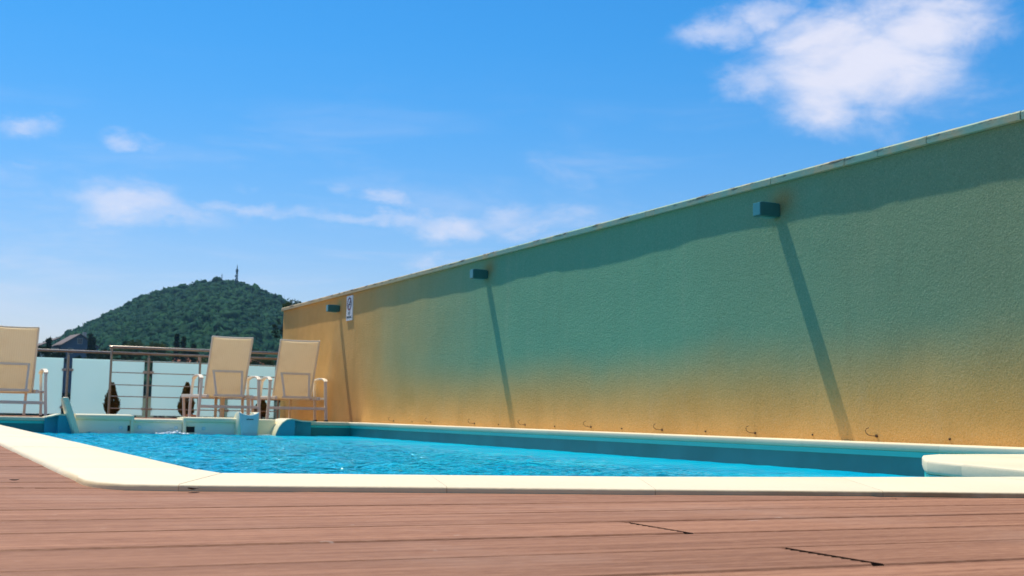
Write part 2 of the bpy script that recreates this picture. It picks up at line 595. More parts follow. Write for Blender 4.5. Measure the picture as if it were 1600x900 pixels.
def empty(name, loc=(0, 0, 0), rz=0.0, **kw):
    o = bpy.data.objects.new(name, None)
    o.empty_display_size = .1
    o.location = loc
    o.rotation_euler = (0, 0, rz)
    COL.objects.link(o)
    return tag(o, **kw)


def copy_tree(o, parent=None):
    c = o.copy()
    COL.objects.link(c)
    c.parent = parent
    for ch in list(o.children):
        copy_tree(ch, c)
    return c


def clip(poly, a, b, c):
    """keep a*x + b*y <= c"""
    out = []
    n = len(poly)
    for i in range(n):
        p, q = poly[i], poly[(i + 1) % n]
        dp, dq = a * p[0] + b * p[1] - c, a * q[0] + b * q[1] - c
        if dp <= 0:
            out.append(p)
        if (dp < 0 < dq) or (dq < 0 < dp):
            t = dp / (dp - dq)
            out.append((p[0] + (q[0] - p[0]) * t, p[1] + (q[1] - p[1]) * t))
    return out


# ================================================================== SETTING
# ---------------- town ground far below the roof terrace
GZ = -14.0
nseg, radii = 96, [0, 30, 80, 160, 300, 600, 1200, 2400]
V = [(0, 0, GZ)]
Fq = MB()
for r in radii[1:]:
    for k in range(nseg):
        a = 2 * math.pi * k / nseg
        V.append((r * math.cos(a), r * math.sin(a), GZ))
fs = [(0, 1 + k, 1 + (k + 1) % nseg) for k in range(nseg)]
for j in range(len(radii) - 2):
    o0, o1 = 1 + j * nseg, 1 + (j + 1) * nseg
    fs += [(o0 + k, o1 + k, o1 + (k + 1) % nseg, o0 + (k + 1) % nseg) for k in range(nseg)]
Fq.add(V, fs)
tag(Fq.build('ground', M['ground']), kind='structure')

# ---------------- wooded hill behind the town
SIL = [(-60, .2), (-30, .4), (-12, .9), (-3, 1.6), (2, 2.1), (4.2, 2.50), (5.03, 2.80), (6.7, 3.83), (8.8, 4.98), (10.2, 5.45), (11.2, 5.72), (12.1, 5.84),
       (12.75, 5.76), (13.65, 5.50), (14.6, 5.10), (15.6, 4.55), (18, 3.6), (24, 2.6), (40, 1.4), (60, .6)]
RIDGE = 800.0


def ridge_el(a):
    xs = [p[0] for p in SIL]
    ys = [p[1] for p in SIL]
    return float(np.interp(a, xs, ys))


def terrain(a, r):
    zr = CAM_H + RIDGE * math.tan(R(ridge_el(a))) - 5.0
    base = GZ - .6
    if r <= RIDGE:
        t = max(0.0, (r - 110) / (RIDGE - 110))
        t = t * (0.55 + .45 * t)
        z = base + (zr - base) * t
    else:
        t = min(1.0, (r - RIDGE) / 500)
        t = t * t * (3 - 2 * t)
        z = zr + (base - 1 - zr) * t
    x, y = r * math.sin(R(a)), r * math.cos(R(a))
    amp = min(1.0, max(0.0, (r - 200) / 300)) * max(0.0, 1 - max(0, r - RIDGE) / 400)
    return x, y, z + amp * 2.0 * (mnoise.noise(Vector((x / 70, y / 70, .3))))


azs = np.concatenate([np.linspace(-60, -10, 20), np.linspace(-8, 26, 137), np.linspace(28, 60, 14)])
rs = list(np.linspace(100, 780, 50)) + [790, 800, 815, 850, 900, 1000, 1100, 1200, 1310]
V = [terrain(a, r) for r in rs for a in azs]
na = len(azs)
Fc = [(j * na + i, j * na + i + 1, (j + 1) * na + i + 1, (j + 1) * na + i) for j in range(len(rs) - 1) for i in range(na - 1)]
tag(arr_mesh('hill', V, Fc, M['hill'], smooth=True), kind='structure')

# ---------------- forest cover on the hill (one mass)
ico = bmesh.new()
bmesh.ops.create_icosphere(ico, subdivisions=2, radius=1.0)
IV = np.array([v.co[:] for v in ico.verts])
ico.faces.ensure_lookup_table()
IF = np.array([[v.index for v in f.verts] for f in ico.faces])
ico.free()


def forest(name, material, cells):
    Vs, Fs = [], []
    off = 0
    for (x, y, z, s, h) in cells:
        d = 1 + .30 * rng.standard_normal((len(IV), 1)).clip(-1.4, 1.4)
        v = IV * d * np.array([s, s, h]) + np.array([x, y, z])
        Vs.append(v)
        Fs.append(IF + off)
        off += len(v)
        k = 12
        u = rng.standard_normal((k, 3))
        u /= np.linalg.norm(u, axis=1, keepdims=True)
        u[:, 2] = np.abs(u[:, 2]) * .9 + .05
        c = u * np.array([s, s, h]) * rng.uniform(.9, 1.22, (k, 1)) + np.array([x, y, z])
        e = rng.standard_normal((k, 3, 3)) * (.20 * s)
        tri = c[:, None, :] + e
        Vs.append(tri.reshape(-1, 3))
        Fs.append(np.arange(3 * k).reshape(-1, 3) + off)
        off += 3 * k
    return arr_mesh(name, np.concatenate(Vs), np.concatenate(Fs), material)


cells = []
for _ in range(90000):
    a = rng.uniform(-9, 22)
    r = math.sqrt(rng.uniform(330 ** 2, 822 ** 2))
    if len(cells) > 15500:
        break
    if (a < 2 or a > 17.5) and rng.random() < .8:
        continue
    x, y, z = terrain(a, r)
    s = rng.uniform(1.3, 2.7)
    if rng.random() < .05:
        s *= 1.35
    cells.append((x, y, z + s * .7 + 1.2, s, s * rng.uniform(.75, 1.25)))
tag(forest('forest', M['wood'], cells), kind='stuff', label='dark green wood covering the whole hill behind the terrace', cat='forest')

# ---------------- roof terrace slab (holds the deck), built as four pieces round the pool
ts = MB()
ts.box(-9, .20, -4, 19.6, -.30, -.052)
ts.prism([(.20, -4), (5.1, -4), (5.1, 1.15), (2.5, 1.15), (.20, 1.83)], -.30, -.052)
ts.prism([(2.5, 1.15), (5.1, 1.15), (5.1, 2.9), (3.0, 2.9)], -.30, -.052)
ts.box(.20, 5.1, 15.2, 19.6, -.30, -.052)
tag(ts.build('terrace_slab', M['slab']), kind='structure')
bd = MB()
bd.box(-9, 5.35, -4, 19.6, GZ, -1.62)
bd.box(-9, .18, -4, 19.6, -1.62, -.31)
bd.box(.18, 5.35, 15.5, 19.6, -1.62, -.31)
bd.box(.18, 5.35, -4, 1.1, -1.62, -.31)
tag(bd.build('building_below', M['plaster']), label='plain plastered building that carries the roof terrace', cat='building')

# ---------------- deck boards
deck = empty('wooden_deck', kind='structure')
PITCH_B, GAP, DZ, TH = .1345, .0042, -.009, .024


def board_mesh(mb, poly, top=DZ, th=TH):
    """poly: convex footprint; chamfered top arris"""
    n = len(poly)
    cx = sum(p[0] for p in poly) / n
    cy = sum(p[1] for p in poly) / n
    a = sum(poly[i][0] * poly[(i + 1) % n][1] - poly[(i + 1) % n][0] * poly[i][1] for i in range(n))
    if a < 0:
        poly = poly[::-1]
    ins = []
    for (x, y) in poly:
        d = Vector((cx - x, cy - y))
        ins.append((x, y + math.copysign(min(.003, abs(d.y)), d.y)))
    vs = [(p[0], p[1], top - th) for p in poly] + [(p[0], p[1], top - .0025) for p in poly] + [(p[0], p[1], top) for p in ins]
    fs = [tuple(range(n))[::-1], tuple(range(2 * n, 3 * n))]
    for i in range(n):
        j = (i + 1) % n
        fs += [(i, j, n + j, n + i), (n + i, n + j, 2 * n + j, 2 * n + i)]
    mb.add(vs, fs)


NA, NB_, NC = .27, 1.0, 1.862          # near coping outer line: .27x + y = 1.862
far_boards = MB()
k0 = int(math.floor((-3.9 - 1.046) / PITCH_B))
k1 = int(math.floor((19.45 - 1.046) / PITCH_B))
for k in range(k0, k1 + 1):
    y0 = 1.046 + k * PITCH_B + GAP / 2 + rng.uniform(-.0008, .0008)
    y1 = y0 + PITCH_B - GAP
    off = (.69 if k <= 0 else -.95) if k % 2 == 0 else -.62
    if k == 3:
        off = 1.32
    cuts = [-9.0] + [off + 2.6 * j for j in range(-4, 4) if -8.8 < off + 2.6 * j < 4.9] + [5.07]
    for c0, c1 in zip(cuts[:-1], cuts[1:]):
        g = .0036
        rect = [(c0 + g, y0), (c1 - g, y0), (c1 - g, y1), (c0 + g, y1)]
        if .6 < y0 < 1.15 and abs(c1 - .69) < .01:      # saw-cut end with the ribs of the board showing
            rect = [(c0 + g, y0)] + [(c1 - g - .001 + (.0022 if i % 2 else -.0022), y0 + (y1 - y0) * i / 22) for i in range(23)] + [(c0 + g, y1)]
        if .6 < y0 < 1.15 and abs(c0 - .69) < .01:
            rect = [(c0 + g + .0015, y0), (c1 - g, y0), (c1 - g, y1), (c0 + g + .003, y1)]
        pieces = []
        if y0 < 1.9:
            pieces.append(clip(rect, NA, NB_, NC + .03))
            q = clip(rect, -NA, -NB_, -(NC + .03) - .0005)
            if len(q) >= 3:
                pieces.append(clip(q, 1, 0, .245))
        elif y0 < 15.15:
            pieces.append(clip(rect, 1, 0, .245))
        else:
            pieces.append(rect)
        if 1.15 < y0 < 2.75 and c1 > 2.4:
            q = clip(clip(clip(rect, -2.4, 1, -2.4 * 2.52 + 1.90), -.06, 1, 2.48), -1, 0, -2.3)
            q = clip(q, -NA, -NB_, -(NC + .031)) if len(q) >= 3 else q
            if len(q) >= 3:
                pieces.append(q)
        for pc in pieces:
            if len(pc) < 3:
                continue
            area = abs(sum(pc[i][0] * pc[(i + 1) % len(pc)][1] - pc[(i + 1) % len(pc)][0] * pc[i][1] for i in range(len(pc)))) / 2
            if area < .0008:
                continue
            if y0 < 5.2 and y0 > -.4 and min(p[0] for p in pc) > -3.6 - 2.6:
                mb = MB()
                board_mesh(mb, pc, DZ + rng.uniform(-.0006, .0006))
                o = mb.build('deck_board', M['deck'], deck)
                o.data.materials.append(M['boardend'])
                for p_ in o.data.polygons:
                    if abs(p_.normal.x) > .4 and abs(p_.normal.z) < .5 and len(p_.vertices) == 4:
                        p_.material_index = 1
            else:
                board_mesh(far_boards, pc)
tag(far_boards.build('distant_deck_board', M['deck'], deck), kind='stuff')

# ================================================================== POOL
pool = empty('swimming_pool', (2.5, 8.0, 0), label='turquoise outdoor swimming pool edged with cream bullnosed coping stones', cat='pool')
PO = Vector((2.5, 8.0, 0))


def pool_build(mb, name, m, **kw):
    mb.v = [(v[0] - PO.x, v[1] - PO.y, v[2] - PO.z) for v in mb.v]
    return mb.build(name, m, pool, **kw)


def coping(poly, joints=(1, 3), z0=-.042, z1=0.0, bev=.010):
    cx = sum(p[0] for p in poly) / len(poly)
    cy = sum(p[1] for p in poly) / len(poly)
    mb = MB()
    q = []
    for x, y in poly:
        d = Vector((cx - x, cy - y)).normalized() * .0005
        q.append((x + d.x, y + d.y))
    mb.prism(q, z0, z1 + random.uniform(-.0003, .0003))
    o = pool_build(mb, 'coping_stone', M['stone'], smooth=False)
    bm = bmesh.new()
    bm.from_mesh(o.data)
    n = len(q)
    jm = [((Vector(q[i]) + Vector(q[(i + 1) % n])) / 2) - Vector((PO.x, PO.y)) for i in joints]
    es = []
    for e in bm.edges:
        a_, b_ = e.verts[0].co, e.verts[1].co
        if abs(a_.z - b_.z) > 1e-4:
            continue
        mid = ((a_ + b_) / 2).to_2d()
        if min(((mid - m_).length for m_ in jm), default=1) > 1e-4:
            es.append(e)
    bmesh.ops.bevel(bm, geom=es, offset=bev, segments=3, profile=.5, affect='EDGES', clamp_overlap=True)
    bm.to_mesh(o.data)
    bm.free()
    for p_ in o.data.polygons:
        p_.use_smooth = True
    o.data.set_sharp_from_angle(angle=R(40))


XL0, XL1 = .222, .452      # left coping outer / inner
XR0, XR1 = 4.86, 5.098     # right coping inner / wall
YF0, YF1 = 15.0, 15.26     # far coping
# left side stones
ys = [2.30 + .593 * i for i in range(22)]
ys[-1] = YF1
for a, b_ in zip(ys[:-1], ys[1:]):
    coping([(XL0, a), (XL1, a), (XL1, b_), (XL0, b_)], (0, 2))
# corner stones
coping([(XL0, 1.99), (.262, 2.075), (.40, 2.165), (XL1, 2.21), (XL1, 2.30), (XL0, 2.30)], (0, 1, 2, 4))
coping([(XL0, 1.99), (.222, 1.90), (.232, 1.842), (.262, 1.790), (.330, 1.762), (.462, 2.088), (.452, 2.21), (.40, 2.165), (.262, 2.075)], (4, 6, 7, 8), bev=.006)
# near side stones (outer, inner) joints measured along a gentle sweep
near = [((.330, 1.762), (.462, 2.088)), ((.690, 1.672), (.798, 2.012)), ((.985, 1.588), (1.164, 1.94)), ((1.335, 1.500), (1.59, 1.905)),
        ((1.72, 1.385), (1.98, 1.892)), ((2.16, 1.26), (2.26, 1.885))]
for (o0, i0), (o1, i1) in zip(near[:-1], near[1:]):
    coping([o0, o1, i1, i0], bev=.005)
# right-hand return: promontory of coping with a rounded nose
inner = [(2.26, 1.885), (2.40, 2.18), (2.575, 2.585), (2.685, 2.83), (2.745, 2.905), (2.84, 3.01), (2.95, 3.13), (3.08, 3.27), (3.27, 3.40), (3.62, 3.47), (4.2, 3.54), (4.86, 3.60)]
outer = [(2.16, 1.26), (2.46, 1.76), (2.66, 2.24), (2.90, 2.55), (2.93, 2.57), (2.96, 2.59), (3.0, 2.60), (3.05, 2.61), (3.3, 2.62), (3.62, 2.64), (4.2, 2.67), (5.098, 2.72)]
for sl in ((0, 1), (1, 2), (2, 3), (3, 8), (8, 9), (9, 10)):
    a, b_ = sl
    if b_ - a == 1:
        coping([outer[a], outer[b_], inner[b_], inner[a]])
    else:
        coping([inner[i] for i in range(a, b_ + 1)] + [outer[b_], outer[a]], (b_ - a, b_ - a + 2))
coping([outer[10], outer[11], (5.098, 3.60), inner[11], inner[10]], (2, 4))
# right side stones along the wall
ys = [3.60] + [4.47 + .567 * i for i in range(19)]
ys = [y for y in ys if y < 15.0] + [YF1]
for a, b_ in zip(ys[:-1], ys[1:]):
    coping([(XR0, a), (XR1, a), (XR1, b_), (XR0, b_)], (0, 2))
# far side stones
xs = [XL1, .86, 1.33]
for a, b_ in zip(xs[:-1], xs[1:]):
    coping([(a, YF0), (b_, YF0), (b_, YF1), (a, YF1)])
xs = [4.32, XR0]
coping([(4.32, YF0), (XR0, YF0), (XR0, YF1), (4.32, YF1)])

# liner, liner rail and floor
INNER = [(XL1 - .02, 2.21), (.445, 2.078), (.79, 1.988), (1.16, 1.918), (1.59, 1.882), (1.98, 1.870), (2.272, 1.862),
         (2.418, 2.172), (2.593, 2.577), (2.704, 2.818), (2.764, 2.890), (2.858, 2.994), (2.968, 3.114), (3.095, 3.25), (3.277, 3.378), (3.62, 3.450), (4.2, 3.520), (XR0 + .02, 3.58),
         (XR0 + .02, YF0 + .03), (XL1 - .02, YF0 + .03)]


def ribbon(poly, z0, z1, out):
    mb = MB()
    n = len(poly)
    a = sum(poly[i][0] * poly[(i + 1) % n][1] - poly[(i + 1) % n][0] * poly[i][1] for i in range(n))
    nr = []
    for i in range(n):
        p, q, s_ = Vector(poly[i - 1]), Vector(poly[i]), Vector(poly[(i + 1) % n])
        d = (s_ - p).normalized()
        nn = Vector((d.y, -d.x)) * (1 if a > 0 else -1)
        nr.append((q.x + nn.x * out, q.y + nn.y * out))
    vs = [(p[0], p[1], z0) for p in poly] + [(p[0], p[1], z1) for p in poly] + [(p[0], p[1], z1) for p in nr] + [(p[0], p[1], z0) for p in nr]
    fs = []
    for i in range(n):
        j = (i + 1) % n
        fs += [(i, j, n + j, n + i), (n + i, n + j, 2 * n + j, 2 * n + i), (2 * n + i, 2 * n + j, 3 * n + j, 3 * n + i), (3 * n + i, 3 * n + j, j, i)]
    return mb.add(vs, fs)


pool_build(ribbon(INNER, -1.45, -.0425, .12), 'liner', M['liner'])
railpoly = [(x, y) for x, y in INNER]
cxp = 2.6
rl = ribbon([(x + (.012 if x < 1 else -.012), y + (.012 if y < 3.8 else -.012)) for x, y in INNER], -.072, -.0428, .03)
pool_build(rl, 'liner_rail', M['rail'])
fl = MB()
fl.prism(INNER, -1.5, -1.40)
pool_build(fl, 'pool_floor', M['liner'])

# water surface: rippled sheet clipped to the pool
WZ = -.172
nx, ny = 320, 560
gx = np.linspace(XL1 - .04, XR0 + .04, nx)
gy = np.concatenate([np.linspace(1.88, 6.0, 330), np.linspace(6.015, YF0 + .40, ny - 330)])
GX, GY = np.meshgrid(gx, gy)
H = np.zeros_like(GX)
for i in range(44):
    lam = rng.uniform(.05, .34)
    th = rng.uniform(0, 2 * math.pi)
    H += lam * .0104 * np.sin(2 * math.pi / lam * (GX * math.cos(th) + GY * math.sin(th)) + rng.uniform(0, 6.28)) * .55
calmf = np.clip((4.7 - GX) / 1.8, .18, 1)
H *= calmf


def inside(P, poly):
    x, y = P[:, 0], P[:, 1]
    c = np.zeros(len(P), bool)
    n = len(poly)
    for i in range(n):
        x0, y0 = poly[i - 1]
        x1, y1 = poly[i]
        cond = ((y0 > y) != (y1 > y)) & (x < (x1 - x0) * (y - y0) / (y1 - y0 + 1e-12) + x0)
        c ^= cond
    return c


Vw = np.stack([GX.ravel(), GY.ravel(), (WZ + H).ravel()], 1)
idx = np.arange(nx * ny).reshape(ny, nx)
Q = np.stack([idx[:-1, :-1], idx[:-1, 1:], idx[1:, 1:], idx[1:, :-1]], -1).reshape(-1, 4)
cen = Vw[Q].mean(1)
grown = [(x + (-.05 if x < 1 else .05 if x > 4 else .03), y + (-.05 if y < 3.8 else .40)) for x, y in INNER]
Q = Q[inside(cen, grown)]
tag(arr_mesh('pool_water', Vw, Q, M['water'], smooth=True), kind='structure')

# ------------------------------------------------------------------ moulded end unit (steps / filtration bay)
unit = empty('pool_filter_unit', (2.75, 14.9, 0), label='cream moulded filtration bay at the far end of the pool with two upright grab panels', cat='pool filter')
UO = Vector((2.75, 14.9, 0))


def ub(mb, name, m, par=None, **kw):
    mb.v = [(v[0] - UO.x, v[1] - UO.y, v[2] - UO.z) for v in mb.v]
    return mb.build(name, m, par or unit, **kw)


CHEEKS = ([(1.30, -.30), (1.30, -.004), (1.35, .004), (1.40, .019), (1.447, .028), (1.495, .023), (1.53, .004), (1.56, -.03), (1.583, -.085), (1.605, -.14), (1.63, -.185), (1.63, -.30)],
          [(3.865, -.30), (3.865, -.185), (3.885, -.13), (3.91, -.075), (3.95, -.025), (4.005, .012), (4.065, .023), (4.13, .012), (4.20, -.001), (4.36, -.004), (4.36, -.30)])


def crop_strip(pts, th):
    top = pts[1:-1]
    return [(x, z) for x, z in top] + [(x, z + th) for x, z in top[::-1]]


for pts, split, keep_left in ((CHEEKS[0], 1.425, False), (CHEEKS[1], 4.105, True)):
    a_ = clip(pts, 1, 0, split)
    b_ = clip(pts, -1, 0, -split - .0005)
    frontp, backp = (a_, b_) if keep_left else (b_, a_)
    ub(MB().extr(frontp, 'y', 14.76, 15.24), 'cheek_wall', M['cheek'], smooth=True)
    ub(MB().extr(backp, 'y', 14.955, 15.24), 'cheek_return', M['cheek'], smooth=True)
    ub(MB().extr(crop_strip(pts, .013), 'y', 14.750, 15.26), 'cheek_capping', M['shell'], smooth=True)


def bay(x0, x1, top, yb, nose):
    """bullnosed ledge over a fascia"""
    prof = []
    rr = nose
    for i in range(9):
        a = math.pi / 2 + math.pi * i / 8 * .95
        prof.append((yb + rr * math.cos(a) * .9, top - rr + rr * math.sin(a)))
    prof += [(yb + .02, top - 2 * rr), (yb + .40, top - 2 * rr), (yb + .40, top)]
    mb = MB().extr(prof, 'x', x0, x1)
    l = ub(mb, 'ledge', M['shell'], smooth=True)
    mb = MB().box(x0 + .004, x1 - .004, yb + .018, yb + .06, -.35, top - 2 * rr + .004)
    f = ub(mb, 'fascia', M['fascia'])
    return f


f1 = bay(1.62, 2.225, .046, 14.93, .035)
f2 = bay(2.262, 2.815, .000, 14.95, .022)
f3 = bay(2.85, 3.46, .030, 14.93, .032)
mbp = MB().box(2.225, 2.262, 14.90, 15.3, -.35, .036)
ub(mbp, 'pier', M['shell'], bevel=.008, smooth=True)
mbp = MB().box(2.815, 2.85, 14.90, 15.3, -.35, .022)
ub(mbp, 'pier', M['shell'], bevel=.008, smooth=True)
for x, z, yb in ((2.12, -.105, 14.93), (2.33, -.095, 14.95), (2.745, -.098, 14.95), (3.06, -.10, 14.93)):
    mb = MB().disc((x, yb + .02, z), .022, (0, -1, 0), .012, 18)
    d = ub(mb, 'inlet_disc', M['fin'], smooth=True)
    mb = MB().disc((x, yb + .008, z), .013, (0, -1, 0), .004, 14)
    ub(mb, 'inlet_nozzle', M['water_line'], d)
for x0, x1, z0, z1, yb in ((2.196, 2.222, -.142, -.078, 14.93), (2.862, 2.955, -.148, -.080, 14.93)):
    mb = MB().box(x0, x1, yb + .010, yb + .05, z0, z1)
    ub(mb, 'skimmer_opening', M['black'])
    ub(MB().box(x0 - .008, x1 + .008, yb + .006, yb + .03, z1, z1 + .008), 'skimmer_lintel', M['shell'])
    ub(MB().box(x0 - .008, x1 + .008, yb + .006, yb + .03, z0 - .008, z0), 'skimmer_sill', M['shell'])
mb = MB().box(3.46, 3.93, 14.98, 15.3, -.35, .018)
ub(mb, 'ledge', M['shell'], bevel=.02, seg=3, smooth=True)

# right grab panel: concave top edge, slot, tapering foot
pn = []
for i in range(11):
    t = i / 10
    x = 3.418 + .235 * t
    z = .104 - .040 * math.sin(t * math.pi) ** .8
    pn.append((x, z))
front = [(3.452, -.22), (3.448, -.12), (3.430, 0.0)] + pn + [(3.648, 0.0), (3.640, -.12), (3.636, -.22)]
mb = MB().extr(front, 'y', 14.70, 14.735)
g = ub(mb, 'grab_panel', M['fin'], smooth=True, bevel=.006)
mb = MB()
arcp = [(14.735, .085), (14.80, .102), (14.90, .100), (14.98, .07), (15.02, .03), (15.03, -.02), (15.03, -.25), (14.735, -.25)]
mb.extr([(y, z) for y, z in arcp], 'x', 3.60, 3.665)
ub(mb, 'grab_arch', M['shell'], smooth=True, bevel=.01)
mb = MB()
mb.extr([(y, z) for y, z in arcp], 'x', 3.425, 3.465)
ub(mb, 'grab_arch', M['shell'], smooth=True, bevel=.01)
mb = MB().box(3.505, 3.585, 14.694, 14.702, .012, .021)
ub(mb, 'grip_slot', M['black'], g)
# left grab panel: seen nearly edge-on, leaning
prof = [(14.52, .226), (14.80, .205), (14.90, .10), (14.92, -.25), (14.50, -.25), (14.50, 0.0)]
mb = MB()
n = len(prof)
vs = []
for dx in (0.0, .062):
    for (y, z) in prof:
        lean = .080 * max(0, (.226 - z)) / .226 if z < .226 else 0
        vs.append((1.432 + dx + lean, y, z))
mb.add(vs, [tuple(range(n))[::-1], tuple(range(n, 2 * n))] + [(i, (i + 1) % n, n + (i + 1) % n, n + i) for i in range(n)])
ub(mb, 'grab_panel', M['shell'], smooth=True, bevel=.012, seg=3)

# splash where the return jet breaks the surface
sv, sf = [], []
off = 0
for i in range(150):
    t = rng.uniform(0, 1)
    x = 2.70 + rng.normal(0, .10)
    y = 14.80 + rng.normal(0, .07)
    s = rng.uniform(.004, .013)
    zc = WZ + .008 + abs(rng.normal(0, .014)) * math.exp(-((x - 2.68) / .1) ** 2)
    v = IV * np.array([s * 1.6, s, s * .7]) * (1 + .2 * rng.standard_normal((len(IV), 1))) + np.array([x, y, zc])
    sv.append(v)
    sf.append(IF + off)
    off += len(v)
for i in range(260):  # white flecks standing in for the reflection along the unit's waterline
    x = rng.uniform(1.72, 3.85)
    y = 14.90 + rng.normal(0, .02)
    s = rng.uniform(.003, .009)
    v = IV * np.array([s * 3.5, s, s * .5]) + np.array([x, y, WZ + .005])
    sv.append(v)
    sf.append(IF + off)
    off += len(v)
tag(arr_mesh('splash_and_reflection', np.concatenate(sv), np.concatenate(sf), M['foam_and_reflection'], smooth=True), kind='stuff', label='white froth where the water jet breaks the surface at the far end, plus flecks imitating the waterline reflection', cat='splash')

# ================================================================== WALL
wall = empty('boundary_wall', (5.1, 8.0, 0), label='long ochre and teal rendered wall along the right side of the pool', cat='wall')
WO = Vector((5.1, 8.0, 0))


def wb(mb, name, m, par=None, **kw):
    mb.v = [(v[0] - WO.x, v[1] - WO.y, v[2] - WO.z) for v in mb.v]
    return mb.build(name, m, par or wall, **kw)


X0, X1, WY0, WY1, WTOP = 5.10, 5.36, -4.0, 19.22, 1.682
ny_, nz_ = 700, 44
yy = np.linspace(WY0, WY1, ny_)
zz = np.linspace(-.06, WTOP, nz_)
V = []
for z in zz:
    for y in yy:
        d = .0045 * mnoise.noise(Vector((y * .75, z * .9, 1.7))) + .0026 * mnoise.noise(Vector((y * 2.3, z * 2.2, 5.1))) + .0010 * mnoise.noise(Vector((y * 7, z * 7, 2.2)))
        V.append((X0 + d, y, z))
idx = np.arange(ny_ * nz_).reshape(nz_, ny_)
Fc = np.stack([idx[:-1, :-1], idx[1:, :-1], idx[1:, 1:], idx[:-1, 1:]], -1).reshape(-1, 4).tolist()
b0 = len(V)
for z in (zz[0], zz[-1]):
    for y in (WY0, WY1):
        V.append((X1, y, z))
mb = MB()
mb.add(V, [tuple(f) for f in Fc])
far_col = [int(i) for i in idx[:, -1]]
near_col = [int(i) for i in idx[:, 0]]
top_row = [int(i) for i in idx[-1, :]]
mb.f += [tuple(far_col + [b0 + 3, b0 + 1]), tuple(near_col[::-1] + [b0 + 0, b0 + 2]), (b0, b0 + 1, b0 + 3, b0 + 2), tuple(top_row + [b0 + 3, b0 + 2])]
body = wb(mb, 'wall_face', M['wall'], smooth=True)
# cap stones with small drip overhang
joints = [19.25, 17.21, 15.0, 12.56, 9.98, 8.35, 6.75, 6.01, 5.71, 5.31, 4.64, 3.9, 2.6, 1.2, 0, -1.4, -2.8, -4.05]
OV = .031
for a, b_ in zip(joints[:-1], joints[1:]):
    w = OV + rng.uniform(-.002, .002)
    prof = [(X0 - w, 1.684), (X0 - w - .001, 1.722), (X0 - w + .010, 1.733), (X1 + .03, 1.738), (X1 + .03, 1.684)]
    mb = MB().extr(prof, 'y', b_ + .003, a - .003)
    wb(mb, 'cap_stone', M['cap'], smooth=False)
mbm = MB().extr([(X0 - OV + .006, 1.686), (X0 - OV + .006, 1.726), (X1 + .02, 1.730), (X1 + .02, 1.686)], 'y', -4.0, 19.2)
wb(mbm, 'cap_mortar', M['dark'])
for y in (13.44, 11.09, 9.9, 8.73, 7.55, 6.36, 5.2):
    mb = MB().disc((X0 + .004, y, .028), .006, (-1, 0, 0), .010, 10)
    wb(mb, 'fixing_plug', M['plug'])


# wall lamps
def make_lamp(k):
    lab = ['grey-blue box wall lamp nearest the viewer, under the high end of the wall cap', 'grey-blue box wall lamp in the middle of the wall, second of three',
           'grey-blue box wall lamp at the far end of the wall beside the white sign'][k]
    t = empty('wall_lamp', (X0, LAMPS[k][0], LAMPS[k][1]), label=lab, cat='lamp', group='box lamps along the pool wall')
    w, p, h = .042, .165, .046
    MB().box(-p, -.012, -w, w, -h, h).build('housing', M['lamp'], t, bevel=.004)
    MB().box(-.014, .004, -w + .008, w - .008, -h + .008, h - .008).build('back_plate', M['lamp'], t)
    MB().box(-p - .004, -p + .001, -w + .004, w - .004, -h + .005, h - .005).build('front_panel', M['lampglass'], t, bevel=.0015)
    MB().box(-p + .02, -.03, -w + .012, w - .012, -h - .004, -h + .001).build('lower_diffuser', M['lampglass'], t)
    MB().box(-p + .02, -.03, -w + .012, w - .012, h - .001, h + .004).build('upper_diffuser', M['lampglass'], t)
    return t


for k in range(3):
    make_lamp(k)

# no-smoking sign
sg = empty('no_smoking_sign', (X0, 15.86, 1.495), label='white no smoking sign with ring symbol on the wall beside the farthest lamp', cat='sign')
MB().box(-.012, .004, -.125, .125, -.165, .165).build('plate', M['sign'], sg, bevel=.002)
mb = MB()
ringv, n = [], 40
for i in range(n):
    a = 2 * math.pi * i / n
    for rr in (.086, .066):
        for xx in (-.0125, -.0145):
            ringv.append((xx, rr * math.cos(a), .055 + rr * math.sin(a)))
fs = []
for i in range(n):
    j = (i + 1) % n
    a, b_ = 4 * i, 4 * j
    fs += [(a + 1, b_ + 1, b_ + 3, a + 3), (a, a + 1, b_ + 1, b_), (a + 2, b_ + 2, b_ + 3, a + 3), (a, b_, b_ + 2, a + 2)]
mb.add(ringv, fs)
mb.build('prohibition_ring', M['signred'], sg)
RX = Matrix.Translation((0, 0, .055)) @ Matrix.Rotation(R(45), 4, 'X')
MB().box(-.0150, -.0127, -.007, .007, -.068, .068, RX).build('prohibition_bar', M['signred'], sg)
MB().box(-.0140, -.0124, -.046, .046, .040, .053).build('cigarette', M['ink'], sg)
mb = MB()
mb.tube([(-.0132, -.046, .060), (-.0132, -.050, .075), (-.0132, -.040, .085), (-.0132, -.044, .10)], .003, 6)
mb.build('smoke_curl', M['ink'], sg)


def text_part(txt, size, loc, par, m):
    cu = bpy.data.curves.new('lettering', 'FONT')
    cu.body = txt
    cu.size = size
    cu.align_x = 'CENTER'
    cu.align_y = 'CENTER'
    cu.extrude = .0008
    cu.resolution_u = 2
    tmp = bpy.data.objects.new('lettering_curve', cu)
    COL.objects.link(tmp)
    bpy.context.view_layer.update()
    me = bpy.data.meshes.new_from_object(tmp.evaluated_get(bpy.context.evaluated_depsgraph_get()))
    bpy.data.objects.remove(tmp)
    bpy.data.curves.remove(cu)
    me.name = 'lettering'
    me.materials.clear()
    me.materials.append(m)
    o = bpy.data.objects.new('lettering', me)
    COL.objects.link(o)
    o.parent = par
    o.location = loc
    o.rotation_euler = (R(90), 0, R(-90))
    return o


text_part('NO', .060, (-.0135, 0, -.070), sg, M['ink'])
text_part('SMOKING', .048, (-.0135, 0, -.122), sg, M['ink'])

